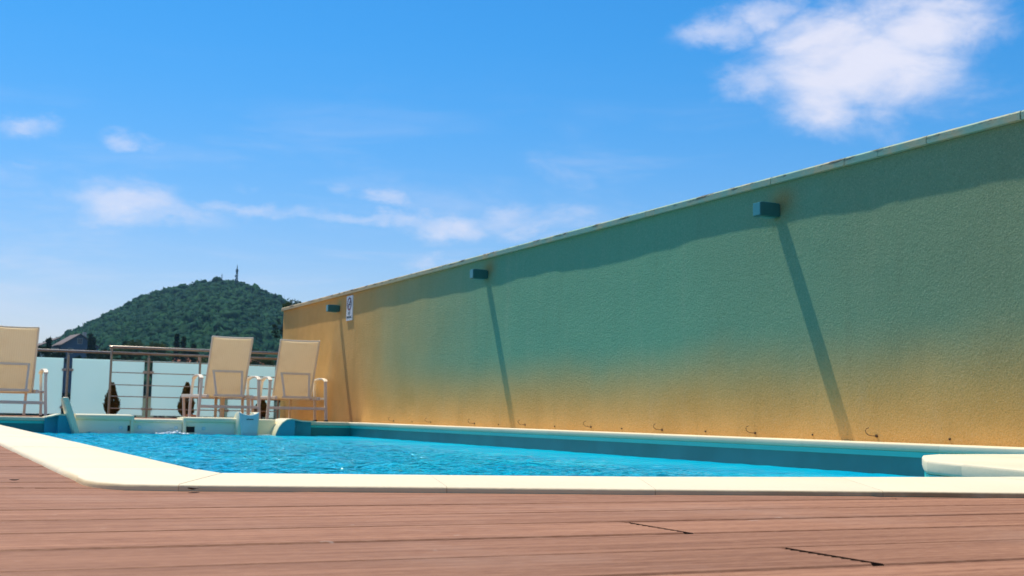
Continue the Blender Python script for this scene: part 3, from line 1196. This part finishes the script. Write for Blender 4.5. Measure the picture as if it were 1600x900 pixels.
# wall hooks for the pool cover
hook_y = [14.05, 12.86, 11.67, 10.50, 9.24, 8.13, 6.96, 5.78]
hook_lab = ['rusty cover hook at the foot of the wall, farthest of the row', 'rusty cover hook at the foot of the wall, second from the far end',
            'rusty cover hook low on the wall, third from the far end', "rusty cover hook at the foot of the wall just right of the middle lamp's shadow",
            'rusty cover hook low on the wall, fourth from the near end', 'rusty cover hook low on the wall, third from the near end',
            'rusty cover hook low on the wall, second from the near end', "rusty cover hook beside the nearest lamp's shadow, largest of the row"]
hk0 = None
for k, y in enumerate(hook_y):
    if hk0 is None:
        t = empty('wall_hook', (X0, y, .030), label=hook_lab[k], cat='hook', group='iron hooks along the foot of the wall')
        MB().tube([(.004, 0, 0), (-.030, .010, .001), (-.058, .018, .006), (-.074, .024, .020), (-.078, .026, .036), (-.070, .024, .052), (-.054, .018, .058)], .0027, 8).build('hook', M['iron'], t, smooth=True)
        MB().disc((.004, 0, 0), .011, (-1, 0, 0), .010, 12).build('rosette', M['iron'], t)
        t.scale = (.82, .82, .82)
        hk0 = t
    else:
        t = copy_tree(hk0)
        t.location = (X0, y, .030 + rng.uniform(-.004, .004))
        t.rotation_euler = (rng.uniform(-.12, .12), 0, 0)
        t['label'] = hook_lab[k]

# dry leaves lying on the deck by the coping corner
def dry_leaf(x, y, rz, L, lab):
    t = MB()
    n = 9
    vs, fs = [], []
    for i in range(n):
        u = i / (n - 1)
        w = .20 * L * math.sin(math.pi * u) ** .8
        z = .004 + .10 * L * (u - .5) ** 2 * 4
        vs += [(u * L - L / 2, -w, z + .25 * w), (u * L - L / 2, 0, z), (u * L - L / 2, w, z + .25 * w)]
    for i in range(n - 1):
        a = 3 * i
        fs += [(a, a + 3, a + 4, a + 1), (a + 1, a + 4, a + 5, a + 2)]
    m_ = len(vs)
    vs += [(v[0], v[1], v[2] - .0006) for v in vs]
    fs += [tuple(i + m_ for i in f[::-1]) for f in fs]
    t.add(vs, fs)
    o = t.build('dry_leaf', M['iron'], smooth=True)
    o.location = (x, y, DZ)
    o.rotation_euler = (0, 0, rz)
    tag(o, lab, 'leaf', 'dry leaves on the deck')


dry_leaf(.135, 1.98, .2, .016, 'tiny dry brown leaf on the boards left of the coping corner')
dry_leaf(.345, 1.735, .9, .030, 'dry brown leaf lying against the outer edge of the coping corner joint')

# ================================================================== RAILING AND GATE
GY0 = 19.30
XS = [-3.81, -2.66, -1.51, -.36, .80, 1.952, 3.096, 4.24]
bal = empty('glass_balustrade', (2.5, GY0, 0), label='frosted glass balustrade with steel posts and handrail across the far edge', cat='railing')
BO = Vector((2.5, GY0, 0))


def bb(mb, name, m, par=None, **kw):
    mb.v = [(v[0] - BO.x, v[1] - BO.y, v[2]) for v in mb.v]
    return mb.build(name, m, par or bal, **kw)


mb = MB().tube([(-5.0, GY0, .935), (5.08, GY0, .935)], .021, 12)
bb(mb, 'handrail', M['steel'], smooth=True)
for x in XS:
    mb = MB().tube([(x, GY0, -.02), (x, GY0, .88)], .019, 12)
    p = bb(mb, 'post', M['steel'], smooth=True)
    mb = MB().tube([(x, GY0, .88), (x, GY0, .93)], .008, 8)
    bb(mb, 'handrail_pin', M['steel'], p)
    for z in (.665, .12):
        for sx in (-1, 1):
            mb = MB().box(x + sx * .018 if sx > 0 else x - .078, x + .078 if sx > 0 else x - .018, GY0 - .014, GY0 + .014, z - .016, z + .016)
            bb(mb, 'glass_clamp', M['clamp'], p, bevel=.004)
edges = [-4.96] + XS + [5.08]
for a, b_ in zip(edges[:-1], edges[1:]):
    mb = MB().box(a + .060, b_ - .060, GY0 - .005, GY0 + .005, .02, .832)
    bb(mb, 'glass_panel', M['glass'])

GG = 18.72
gate = empty('steel_gate', (3.6, GG, 0), label='stainless steel gate with five thin horizontal bars standing before the glass', cat='gate')
GO = Vector((3.6, GG, 0))


def gb(mb, name, m, **kw):
    mb.v = [(v[0] - GO.x, v[1] - GO.y, v[2]) for v in mb.v]
    return mb.build(name, m, gate, **kw)


k_ = GG / 18.95
for x in (2.478, 3.74, 4.93):
    gb(MB().tube([(x, GG, -.02), (x, GG, .985 if x < 3 or x > 4.5 else .90)], .017, 12), 'gate_post', M['steel'], smooth=True)
gb(MB().tube([(2.462, GG, .985), (2.49, GG, .995), (4.93, GG, .995)], .021, 12), 'top_rail', M['steel'], smooth=True)
gb(MB().tube([(2.478, GG, .918), (4.93, GG, .918)], .012, 10), 'second_rail', M['steel'], smooth=True)
for z in (.80, .632, .456, .290, .118):
    gb(MB().tube([(2.478, GG - .004, z), (4.93, GG - .004, z)], .0075, 8), 'gate_bar', M['steel'], smooth=True)
gb(MB().disc((2.452, GG, .985), .027, (.6, 0, .25), .03, 12), 'rail_end', M['steel'], smooth=True)


# ================================================================== LOUNGERS
def make_lounger():
    t = empty('sun_lounger', (0, 0, 0))
    HW = .39
    # backrest sling (bowed panel in a thin frame), top leaning towards the viewer
    bm_ = MB()
    nx_, nz2 = 10, 10
    vs = []
    for s_ in (0, 1):
        for j in range(nz2 + 1):
            for i in range(nx_ + 1):
                u = i / nx_ * 2 - 1
                v = j / nz2
                x = u * .252
                y = .36 - .40 * v + .018 * (1 - u * u) * (1 if True else 0) + s_ * .012
                z = .305 + .765 * v - .012 * (1 - u * u) * (v > .95)
                vs.append((x, y, z))
    L = (nx_ + 1) * (nz2 + 1)
    fs = []
    for j in range(nz2):
        for i in range(nx_):
            a = j * (nx_ + 1) + i
            fs.append((a, a + 1, a + nx_ + 2, a + nx_ + 1))
            fs.append((L + a, L + a + nx_ + 1, L + a + nx_ + 2, L + a + 1))
    bm_.add(vs, fs)
    bm_.build('backrest', M['sling'], t, smooth=True)
    for sx in (-1, 1):
        mbx = MB().bar((sx * .262, .368, .285), (sx * .262, -.042, 1.072), .022, .022)
        mbx.build('backrest_side', M['frame'], t, bevel=.004)
    MB().tube([(-.27, -.046, 1.074), (-.12, -.034, 1.068), (.12, -.034, 1.068), (.27, -.046, 1.074)], .012, 8).build('backrest_top', M['cream'], t, smooth=True)
    # prop frame hinged behind the backrest
    MB().bar((-.205, .17, .632), (.205, .17, .632), .028, .028).build('prop_bar', M['frame'], t, bevel=.004)
    for sx in (-1, 1):
        MB().bar((sx * .19, .165, .632), (sx * .165, .05, .315), .024, .024).build('prop_strut', M['frame'], t, bevel=.004)
    MB().bar((-.20, .05, .312), (.20, .05, .312), .026, .03).build('prop_foot_bar', M['frame'], t, bevel=.004)
    # seat
    seat = MB()
    vs = []
    for s_ in (0, 1):
        for j in range(9):
            for i in range(7):
                u = i / 6 * 2 - 1
                vs.append((u * .27, .34 + 1.35 * j / 8, .315 - .015 * (1 - u * u) - s_ * .01 + .02 * math.sin(j / 8 * math.pi * .5)))
    fs = []
    L = 63
    for j in range(8):
        for i in range(6):
            a = j * 7 + i
            fs.append((a, a + 1, a + 8, a + 7))
            fs.append((L + a, L + a + 7, L + a + 8, L + a + 1))
    seat.add(vs, fs)
    seat.build('seat', M['sling'], t, smooth=True)
    for sx in (-1, 1):
        MB().bar((sx * .29, -.02, .30), (sx * .29, 1.72, .315), .034, .045).build('side_rail', M['frame'], t, bevel=.005)
    MB().bar((-HW + .01, .0, .165), (HW - .01, .0, .165), .03, .038).build('rear_stretcher', M['frame'], t, bevel=.004)
    MB().bar((-.30, 1.70, .31), (.30, 1.70, .31), .03, .045).build('front_rail', M['frame'], t, bevel=.004)
    # arms with rear post, rolled over to the front
    for sx in (-1, 1):
        x = sx * HW
        MB().tube([(x + sx * .012, 0, .006), (x, 0, .20), (x - sx * .01, .0, .40), (x - sx * .012, 0, .50), (x - sx * .012, .01, .535)], 0, 4, True, (.017, .023)).build('leg', M['frame'], t, bevel=.003)
        MB().tube([(x - sx * .012, -.02, .525), (x - sx * .012, .03, .553), (x - sx * .015, .15, .572), (x - sx * .02, .33, .575), (x - sx * .025, .50, .560), (x - sx * .025, .58, .535)], 0, 4, True, (.026, .012)).build('armrest', M['cream'], t, bevel=.006)
        MB().tube([(x - sx * .022, .56, .545), (x - sx * .015, .60, .42), (x, .60, .20), (x + sx * .004, .60, .006)], 0, 4, True, (.016, .020)).build('leg', M['frame'], t, bevel=.003)
        MB().bar((x - sx * .004, .0, .30), (x - sx * .004, .60, .30), .022, .03).build('arm_rail', M['frame'], t, bevel=.003)
        MB().bar((x - sx * .005, .30, .30), (sx * .28, .30, .30), .022, .03).build('arm_bracket', M['frame'], t, bevel=.003)
        MB().bar((sx * .27, 1.62, .006), (sx * .285, 1.66, .30), .034, .034).build('leg', M['frame'], t, bevel=.004)
        for yy_ in (0, .60):
            MB().box(x + sx * .012 - .024, x + sx * .012 + .024, yy_ - .026, yy_ + .026, -.008, .012).build('foot_pad', M['foot'], t, bevel=.003)
    return t


lg = 'cream sling loungers lined up behind the pool'
l1 = make_lounger()
l1.location = (1.02, 16.28, 0)
tag(l1, 'cream sling sun lounger at the left edge of the photo, cut off by the frame', 'sun lounger', lg)
l2 = copy_tree(l1)
l2.location = (3.70, 16.5, 0)
l2['label'] = 'cream sling sun lounger standing in front of the steel gate, middle one of three'
l3 = copy_tree(l1)
l3.location = (4.625, 16.55, 0)
l3.rotation_euler = (0, 0, R(-2.5))
l3['label'] = 'cream sling sun lounger next to the end of the rendered wall, rightmost of three'

# small side table and a moulded stool between the loungers
tb = empty('side_table', (4.02, 17.75, 0), label='low cream side table with four legs between the two right-hand loungers', cat='table')
MB().box(-.22, .22, -.22, .22, .30, .335).build('table_top', M['frame'], tb, bevel=.01)
for sx in (-1, 1):
    for sy in (-1, 1):
        MB().bar((sx * .19, sy * .19, -.008), (sx * .19, sy * .19, .30), .036, .036).build('leg', M['frame'], tb, bevel=.004)
st = empty('plastic_basket', (4.07, 17.72, .336), label='cream plastic carrier with a handle slot standing on the low side table', cat='basket')
prof = [(-.085, 0), (.085, 0), (.070, .205), (.052, .225), (-.052, .225), (-.070, .205)]
MB().extr(prof, 'y', -.10, -.085).build('front_panel', M['cream'], st, bevel=.004)
MB().extr(prof, 'y', .085, .10).build('back_panel', M['cream'], st, bevel=.004)
MB().extr([(-.085, 0), (-.073, 0), (-.060, .17), (-.072, .17)], 'y', -.086, .086).build('side_panel', M['cream'], st)
MB().extr([(.073, 0), (.085, 0), (.072, .17), (.060, .17)], 'y', -.086, .086).build('side_panel', M['cream'], st)
MB().box(-.025, .025, -.1035, -.099, .085, .097).build('handle_slot', M['black'], st)


# ================================================================== POTTED CONIFERS
def thuja(x, y, h, w, lab):
    t = empty('potted_conifer', (x, y, -.008), label=lab, cat='conifer', group='small conifers between gate and glass')
    MB().tube([(0, 0, .0), (0.005, 0, h * .5), (0, 0, h * .93)], [.016, .011, .003], 7).build('trunk', M['bark'], t, smooth=True)
    V_, F_ = [], []
    n = 6000
    zz_ = rng.uniform(.02, 1, n) ** 1.15
    th = rng.uniform(0, 2 * math.pi, n)
    lump = np.array([.8 + .35 * mnoise.noise(Vector((math.cos(a) * 1.6, math.sin(a) * 1.6, z * 5 + x * 9))) for a, z in zip(th, zz_)])
    prof = np.interp(zz_, [0, .12, .35, .6, .8, 1.0], [.62, .95, 1.0, .78, .45, .08])
    rad = 1.12 * w * prof * lump * np.sqrt(rng.uniform(.35, 1, n))
    c = np.stack([rad * np.cos(th), rad * np.sin(th), .03 + zz_ * h], 1)
    out = np.stack([np.cos(th), np.sin(th), np.full(n, 1.5)], 1)
    out /= np.linalg.norm(out, axis=1, keepdims=True)
    ln = rng.uniform(.012, .032, n)[:, None]
    side = np.cross(out, rng.standard_normal((n, 3)))
    side /= np.linalg.norm(side, axis=1, keepdims=True)
    p0 = c - side * ln * .28
    p1 = c + side * ln * .28
    p2 = c + out * ln + rng.standard_normal((n, 3)) * .003
    tri = np.stack([p0, p1, p2], 1).reshape(-1, 3)
    arr_mesh('foliage', tri, np.arange(3 * n).reshape(-1, 3), M['thuja'], t)
    return t


thuja(2.555, 19.02, .455, .105, 'small browning conifer behind the left post of the steel gate')
thuja(3.625, 19.02, .49, .120, 'small dark conifer behind the gate, left of the middle lounger')
thuja(4.75, 18.98, .27, .115, 'small dark conifer half hidden behind the rightmost lounger')
sa = empty('terracotta_dish', (3.60, 18.5, -.008), label='flat terracotta dish on the deck at the foot of the gate', cat='dish')
mb = MB().tube([(0, 0, 0), (0, 0, .03), (0, 0, .045), (0, 0, .05)], [.05, .085, .09, .06], 20)
mb.build('bowl', M['terracotta'], sa, smooth=True)
MB().tube([(0, 0, .05), (0, 0, .056)], [.075, .05], 20).build('rim', M['terracotta'], sa, smooth=True)


# ================================================================== TREES, HOUSES, MASTS BEYOND
def leaf_cloud(n, fn, size):
    V_ = np.zeros((n * 3, 3), np.float32)
    c = fn(n)
    e = rng.standard_normal((n, 3, 3)) * size
    return (c[:, None, :] + e).reshape(-1, 3), np.arange(3 * n).reshape(-1, 3)


def broadleaf(az_, r, ztop, w, lab, group, m='leaf', squash=.75):
    x, y = r * math.sin(R(az_)), r * math.cos(R(az_))
    zb = terrain(az_, r)[2] if r > 110 else GZ
    t = empty('broadleaf_tree', (x, y, zb - .3), label=lab, cat='tree', group=group)
    H_ = ztop - zb
    ch = min(H_ * .8, w * 2 * squash)
    mb = MB()
    mb.tube([(0, 0, 0), (.2, .1, H_ * .4), (.1, 0, H_ * .8)], [w * .11, w * .08, w * .03], 8)
    for i in range(5):
        a = i * 1.256 + .3
        mb.tube([(.15, .08, H_ * .45), (math.cos(a) * w * .35, math.sin(a) * w * .35, H_ * .68), (math.cos(a) * w * .6, math.sin(a) * w * .6, H_ * .82)], [w * .05, w * .03, w * .012], 6)
    mb.build('trunk', M['bark'], t, smooth=True)
    cl = []
    for i in range(16):
        u = rng.standard_normal(3)
        u /= np.linalg.norm(u)
        cl.append((u * np.array([w * .62, w * .62, ch * .34]) + np.array([0, 0, H_ - ch * .5]), rng.uniform(.22, .42) * w))

    def fn(n):
        out = np.zeros((n, 3))
        for i in range(n):
            c, s = cl[rng.integers(len(cl))]
            u = rng.standard_normal(3)
            u /= np.linalg.norm(u)
            p = c + u * s * np.array([1, 1, .8]) * rng.uniform(.55, 1.0)
            p[2] = min(p[2], H_ + .1)
            out[i] = p
        return out
    tri, f = leaf_cloud(1500, fn, w * .055)
    tri[:, 2] += H_ - tri[:, 2].max()
    arr_mesh('crown', tri, f, M[m], t)
    return t


def cypress(az_, r, ztop, w, lab, group):
    x, y = r * math.sin(R(az_)), r * math.cos(R(az_))
    zb = terrain(az_, r)[2]
    t = empty('cypress_tree', (x, y, zb - .3), label=lab, cat='tree', group=group)
    H_ = ztop - zb
    MB().tube([(0, 0, 0), (0, 0, H_ * .6), (0, 0, H_ * .95)], [.25, .16, .03], 7).build('trunk', M['bark'], t)

    def fn(n):
        z = rng.uniform(.08, 1, n)
        prof = np.interp(z, [0, .1, .3, .6, .85, 1], [.5, .85, 1, .8, .42, .05])
        th = rng.uniform(0, 6.283, n)
        rr = w * prof * np.sqrt(rng.uniform(.25, 1, n)) * (1 + .2 * np.sin(th * 3 + z * 20))
        return np.stack([rr * np.cos(th), rr * np.sin(th), z * H_], 1)
    tri, f = leaf_cloud(1100, fn, .30)
    arr_mesh('crown', tri, f, M['pine'], t)
    return t


def azel(px, py):
    d = pix_dir(px, py)
    return math.degrees(math.atan2(d.x, d.y)), math.atan2(d.z, math.hypot(d.x, d.y))


GT = 'trees at the foot of the hill'


def bl(px, py, r, wpx, lab, m='leaf', squash=.75):
    a, e = azel(px, py)
    return broadleaf(a, r, CAM_H + r * math.tan(e), wpx / F_PX * r, lab, GT, m, squash)


def cy(px, py, r, wpx, lab):
    a, e = azel(px, py)
    return cypress(a, r, CAM_H + r * math.tan(e), wpx / F_PX * r, lab, GT)


cy(142, 520, 270, 5, 'tall dark cypress just right of the pitched-roof house, left of its pair')
cy(146.5, 526, 275, 4, 'shorter dark cypress right of the pitched-roof house, right of its pair')
cy(277, 521, 260, 5, 'tall dark cypress rising above the steel gate rail, left of its pair')
cy(287.5, 525, 262, 4.5, 'dark cypress rising above the steel gate rail, right of its pair')
cy(77, 526, 240, 4, 'small pointed cypress at the left end of the hill beside the left lounger')
cy(304, 537, 240, 4, 'low dark cypress just above the gate rail, left of the middle lounger')
cy(195, 534, 250, 4, 'low dark cypress above the gate left of the round yellowish trees')
bl(215, 527, 230, 24, 'round yellow-green tree above the gate, left of the cypress pair')
bl(247, 531, 235, 26, 'wide olive tree above the gate rail beside the tall cypress pair')
bl(182, 540, 220, 18, 'low olive tree above the end of the gate rail', 'leaf')
bl(298, 538, 215, 18, 'low dark tree above the gate, right of the cypress pair', 'pine')
bl(68, 535, 200, 16, 'dark low tree behind the railing beside the left lounger', 'pine')
bl(92, 543, 180, 16, 'dark bush in front of the pitched-roof house', 'pine')
bl(160, 541, 190, 18, 'dark bush behind the railing right of the cypresses', 'pine')
bl(130, 551, 170, 22, 'dark garden tree under the handrail left of the gate', 'pine')
bl(205, 551, 160, 26, 'dark garden tree under the gate rails, left one', 'pine')
bl(255, 556, 160, 24, 'dark garden tree under the gate rails beside the red roofs', 'pine')
bl(325, 548, 180, 24, 'green tree behind the gate near the middle lounger')
bl(400, 540, 190, 20, 'green tree seen between the two right-hand loungers')
bl(418, 553, 150, 14, 'olive bush above the glass beside the rightmost lounger')
bl(436, 492, 120, 12, 'dark tree close to the far end of the rendered wall', 'pine', 1.6)
bl(460, 462, 150, 20, 'wide dark tree crown showing above the far end of the wall cap')
bl(483, 466, 150, 9, 'small dark tree crown above the wall cap, right of the wide crown')


def house(az_, r, w, d, wallh, roofh, rz, wm, rm, lab, zoff=0.0, ext=False):
    x, y = r * math.sin(R(az_)), r * math.cos(R(az_))
    t = empty('house', (x, y, zoff), rz, label=lab, cat='house', group='houses of the town below the hill')
    mb = MB()
    # gabled body (gable towards -y)
    pts = [(-w / 2, -8), (w / 2, -8), (w / 2, wallh), (0, wallh + roofh), (-w / 2, wallh)]
    mb.extr(pts, 'y', -d / 2, d / 2)
    wl = mb.build('wall', wm, t)
    for sx in (-1, 1):
        o = .45
        p = [(sx * (w / 2 + o), wallh - o * roofh / (w / 2)), (0, wallh + roofh), (0, wallh + roofh + .25), (sx * (w / 2 + o), wallh - o * roofh / (w / 2) + .25)]
        MB().extr(p, 'y', -d / 2 - .5, d / 2 + .5).build('roof', rm, t)
    for i, (wx, wz) in enumerate([(-w * .24, wallh - 1.9), (w * .24, wallh - 1.9), (0, wallh + roofh * .2)]):
        f = MB().box(wx - .62, wx + .62, -d / 2 - .06, -d / 2 + .05, wz, wz + 1.4).build('window', M['plaster'], t)
        MB().box(wx - .5, wx + .5, -d / 2 - .09, -d / 2 - .055, wz + .12, wz + 1.28).build('pane', M['pane'], f)
    MB().box(w * .2, w * .2 + .8, -.4, .4, wallh + roofh * .4, wallh + roofh + .9).build('chimney', M['plaster'], t)
    if ext:
        MB().box(-w / 2 - 5.2, -w / 2 - .02, -d / 2 + 1.0, d / 2 - 1.5, -8, wallh - .6).build('annex_wall', M['plaster'], t)
        pz = [(-w / 2 - 5.9, wallh - .9), (-w / 2 - .02, wallh + roofh * .62), (-w / 2 - .02, wallh + roofh * .62 + .25), (-w / 2 - 5.9, wallh - .65)]
        MB().extr(pz, 'y', -d / 2 + .5, d / 2 - 1.0).build('annex_roof', rm, t)
    return t


def hs_(px, py, r, **kw):
    """py is the ridge"""
    a, e = azel(px, py)
    zr = CAM_H + r * math.tan(e)
    return house(a, r, zoff=zr - kw['wallh'] - kw['roofh'], **kw)


hs_(118, 524, 330, w=9.0, d=9, wallh=3.4, roofh=2.9, rz=R(8), wm=M['plaster2'], rm=M['gtiles'], lab='blue-grey gabled house with a low side wing at the left foot of the hill', ext=True)
hs_(281, 559, 330, w=2.6, d=2.4, wallh=3, roofh=1.0, rz=R(80), wm=M['plaster'], rm=M['tiles'], lab='small terracotta-roofed house showing between gate rail and glass, left of its neighbour')
hs_(302, 558.5, 320, w=6.0, d=4.2, wallh=3, roofh=1.5, rz=R(70), wm=M['plaster'], rm=M['tiles'], lab='larger terracotta-roofed house beside the gate post left of the middle lounger')
hs_(399, 561.5, 310, w=5.5, d=4.2, wallh=3, roofh=1.3, rz=R(75), wm=M['plaster'], rm=M['tiles'], lab='terracotta roof showing between the two right-hand loungers')

# transmission mast on the summit
def mast_base(px, py):
    a, e = azel(px, py)
    r = 792
    return r * math.sin(R(a)), r * math.cos(R(a)), CAM_H + r * math.tan(e), r


bx, by, bz, rr = mast_base(369.5, 446)
_, _, tz, _ = mast_base(369.5, 413.5)
mt = empty('transmission_mast', (bx, by, bz - 3), label='lattice transmission mast with a drum platform on top of the hill', cat='mast')
Hm = tz - bz + 3
body_h = Hm * .72
for sx in (-1, 1):
    for sy in (-1, 1):
        MB().bar((sx * .60, sy * .60, 0), (sx * .42, sy * .42, body_h), .20, .20).build('leg', M['mast'], mt)
mb = MB()
nb = 7
for i in range(nb):
    z0, z1 = body_h * i / nb, body_h * (i + 1) / nb
    s0 = .60 - .18 * i / nb
    s1 = .60 - .18 * (i + 1) / nb
    for (ax, ay, bx_, by_) in ((-1, -1, 1, -1), (1, -1, 1, 1), (1, 1, -1, 1), (-1, 1, -1, -1)):
        mb.bar((ax * s0, ay * s0, z0), (bx_ * s1, by_ * s1, z1), .16, .16)
        mb.bar((bx_ * s0, by_ * s0, z0), (ax * s1, ay * s1, z1), .16, .16)
mb.build('bracing', M['mast'], mt)
MB().tube([(0, 0, body_h - .2), (0, 0, body_h + .1), (0, 0, body_h + 1.6)], [.6, .85, .75], 12).build('platform_drum', M['mast'], mt)
MB().tube([(0, 0, body_h + 1.6), (0, 0, Hm)], [.35, .10], 8).build('antenna', M['mast'], mt)
for k, zf in enumerate((.35, .55, .75)):
    MB().disc((-.8, -.9, body_h * zf), .65, (-.5, -.8, 0), .35, 12).build('dish', M['mast'], mt)
bx, by, bz, rr = mast_base(346.5, 440)
_, _, tz, _ = mast_base(346.5, 428)
ms = empty('radio_mast', (bx, by, bz - 3), label='thin radio mast left of the big mast on the hilltop', cat='mast')
MB().tube([(0, 0, 0), (0, 0, tz - bz + 3)], [.35, .12], 8).build('pole', M['mast'], ms)
mb = MB()
for z in (.6, .75, .9):
    mb.bar((-.7, 0, (tz - bz + 3) * z), (.7, 0, (tz - bz + 3) * z), .12, .12)
mb.build('aerial', M['mast'], ms)

# ================================================================== AIR
hz = MB().box(-2450, 2450, -2450, 2450, GZ - 1.8, 106.0)
hm = bpy.data.materials.new('summer_haze')
hm.use_nodes = True
ht = NT(hm.node_tree)
ht.n.clear()
pv = ht.node('ShaderNodeVolumePrincipled', {'Color': (.40, .74, 1.0, 1), 'Density': .00012, 'Anisotropy': .1})
ho = ht.node('ShaderNodeOutputMaterial')
ht.l.new(pv.outputs[0], ho.inputs['Volume'])
haze = hz.build('haze', hm)
tag(haze, kind='stuff')
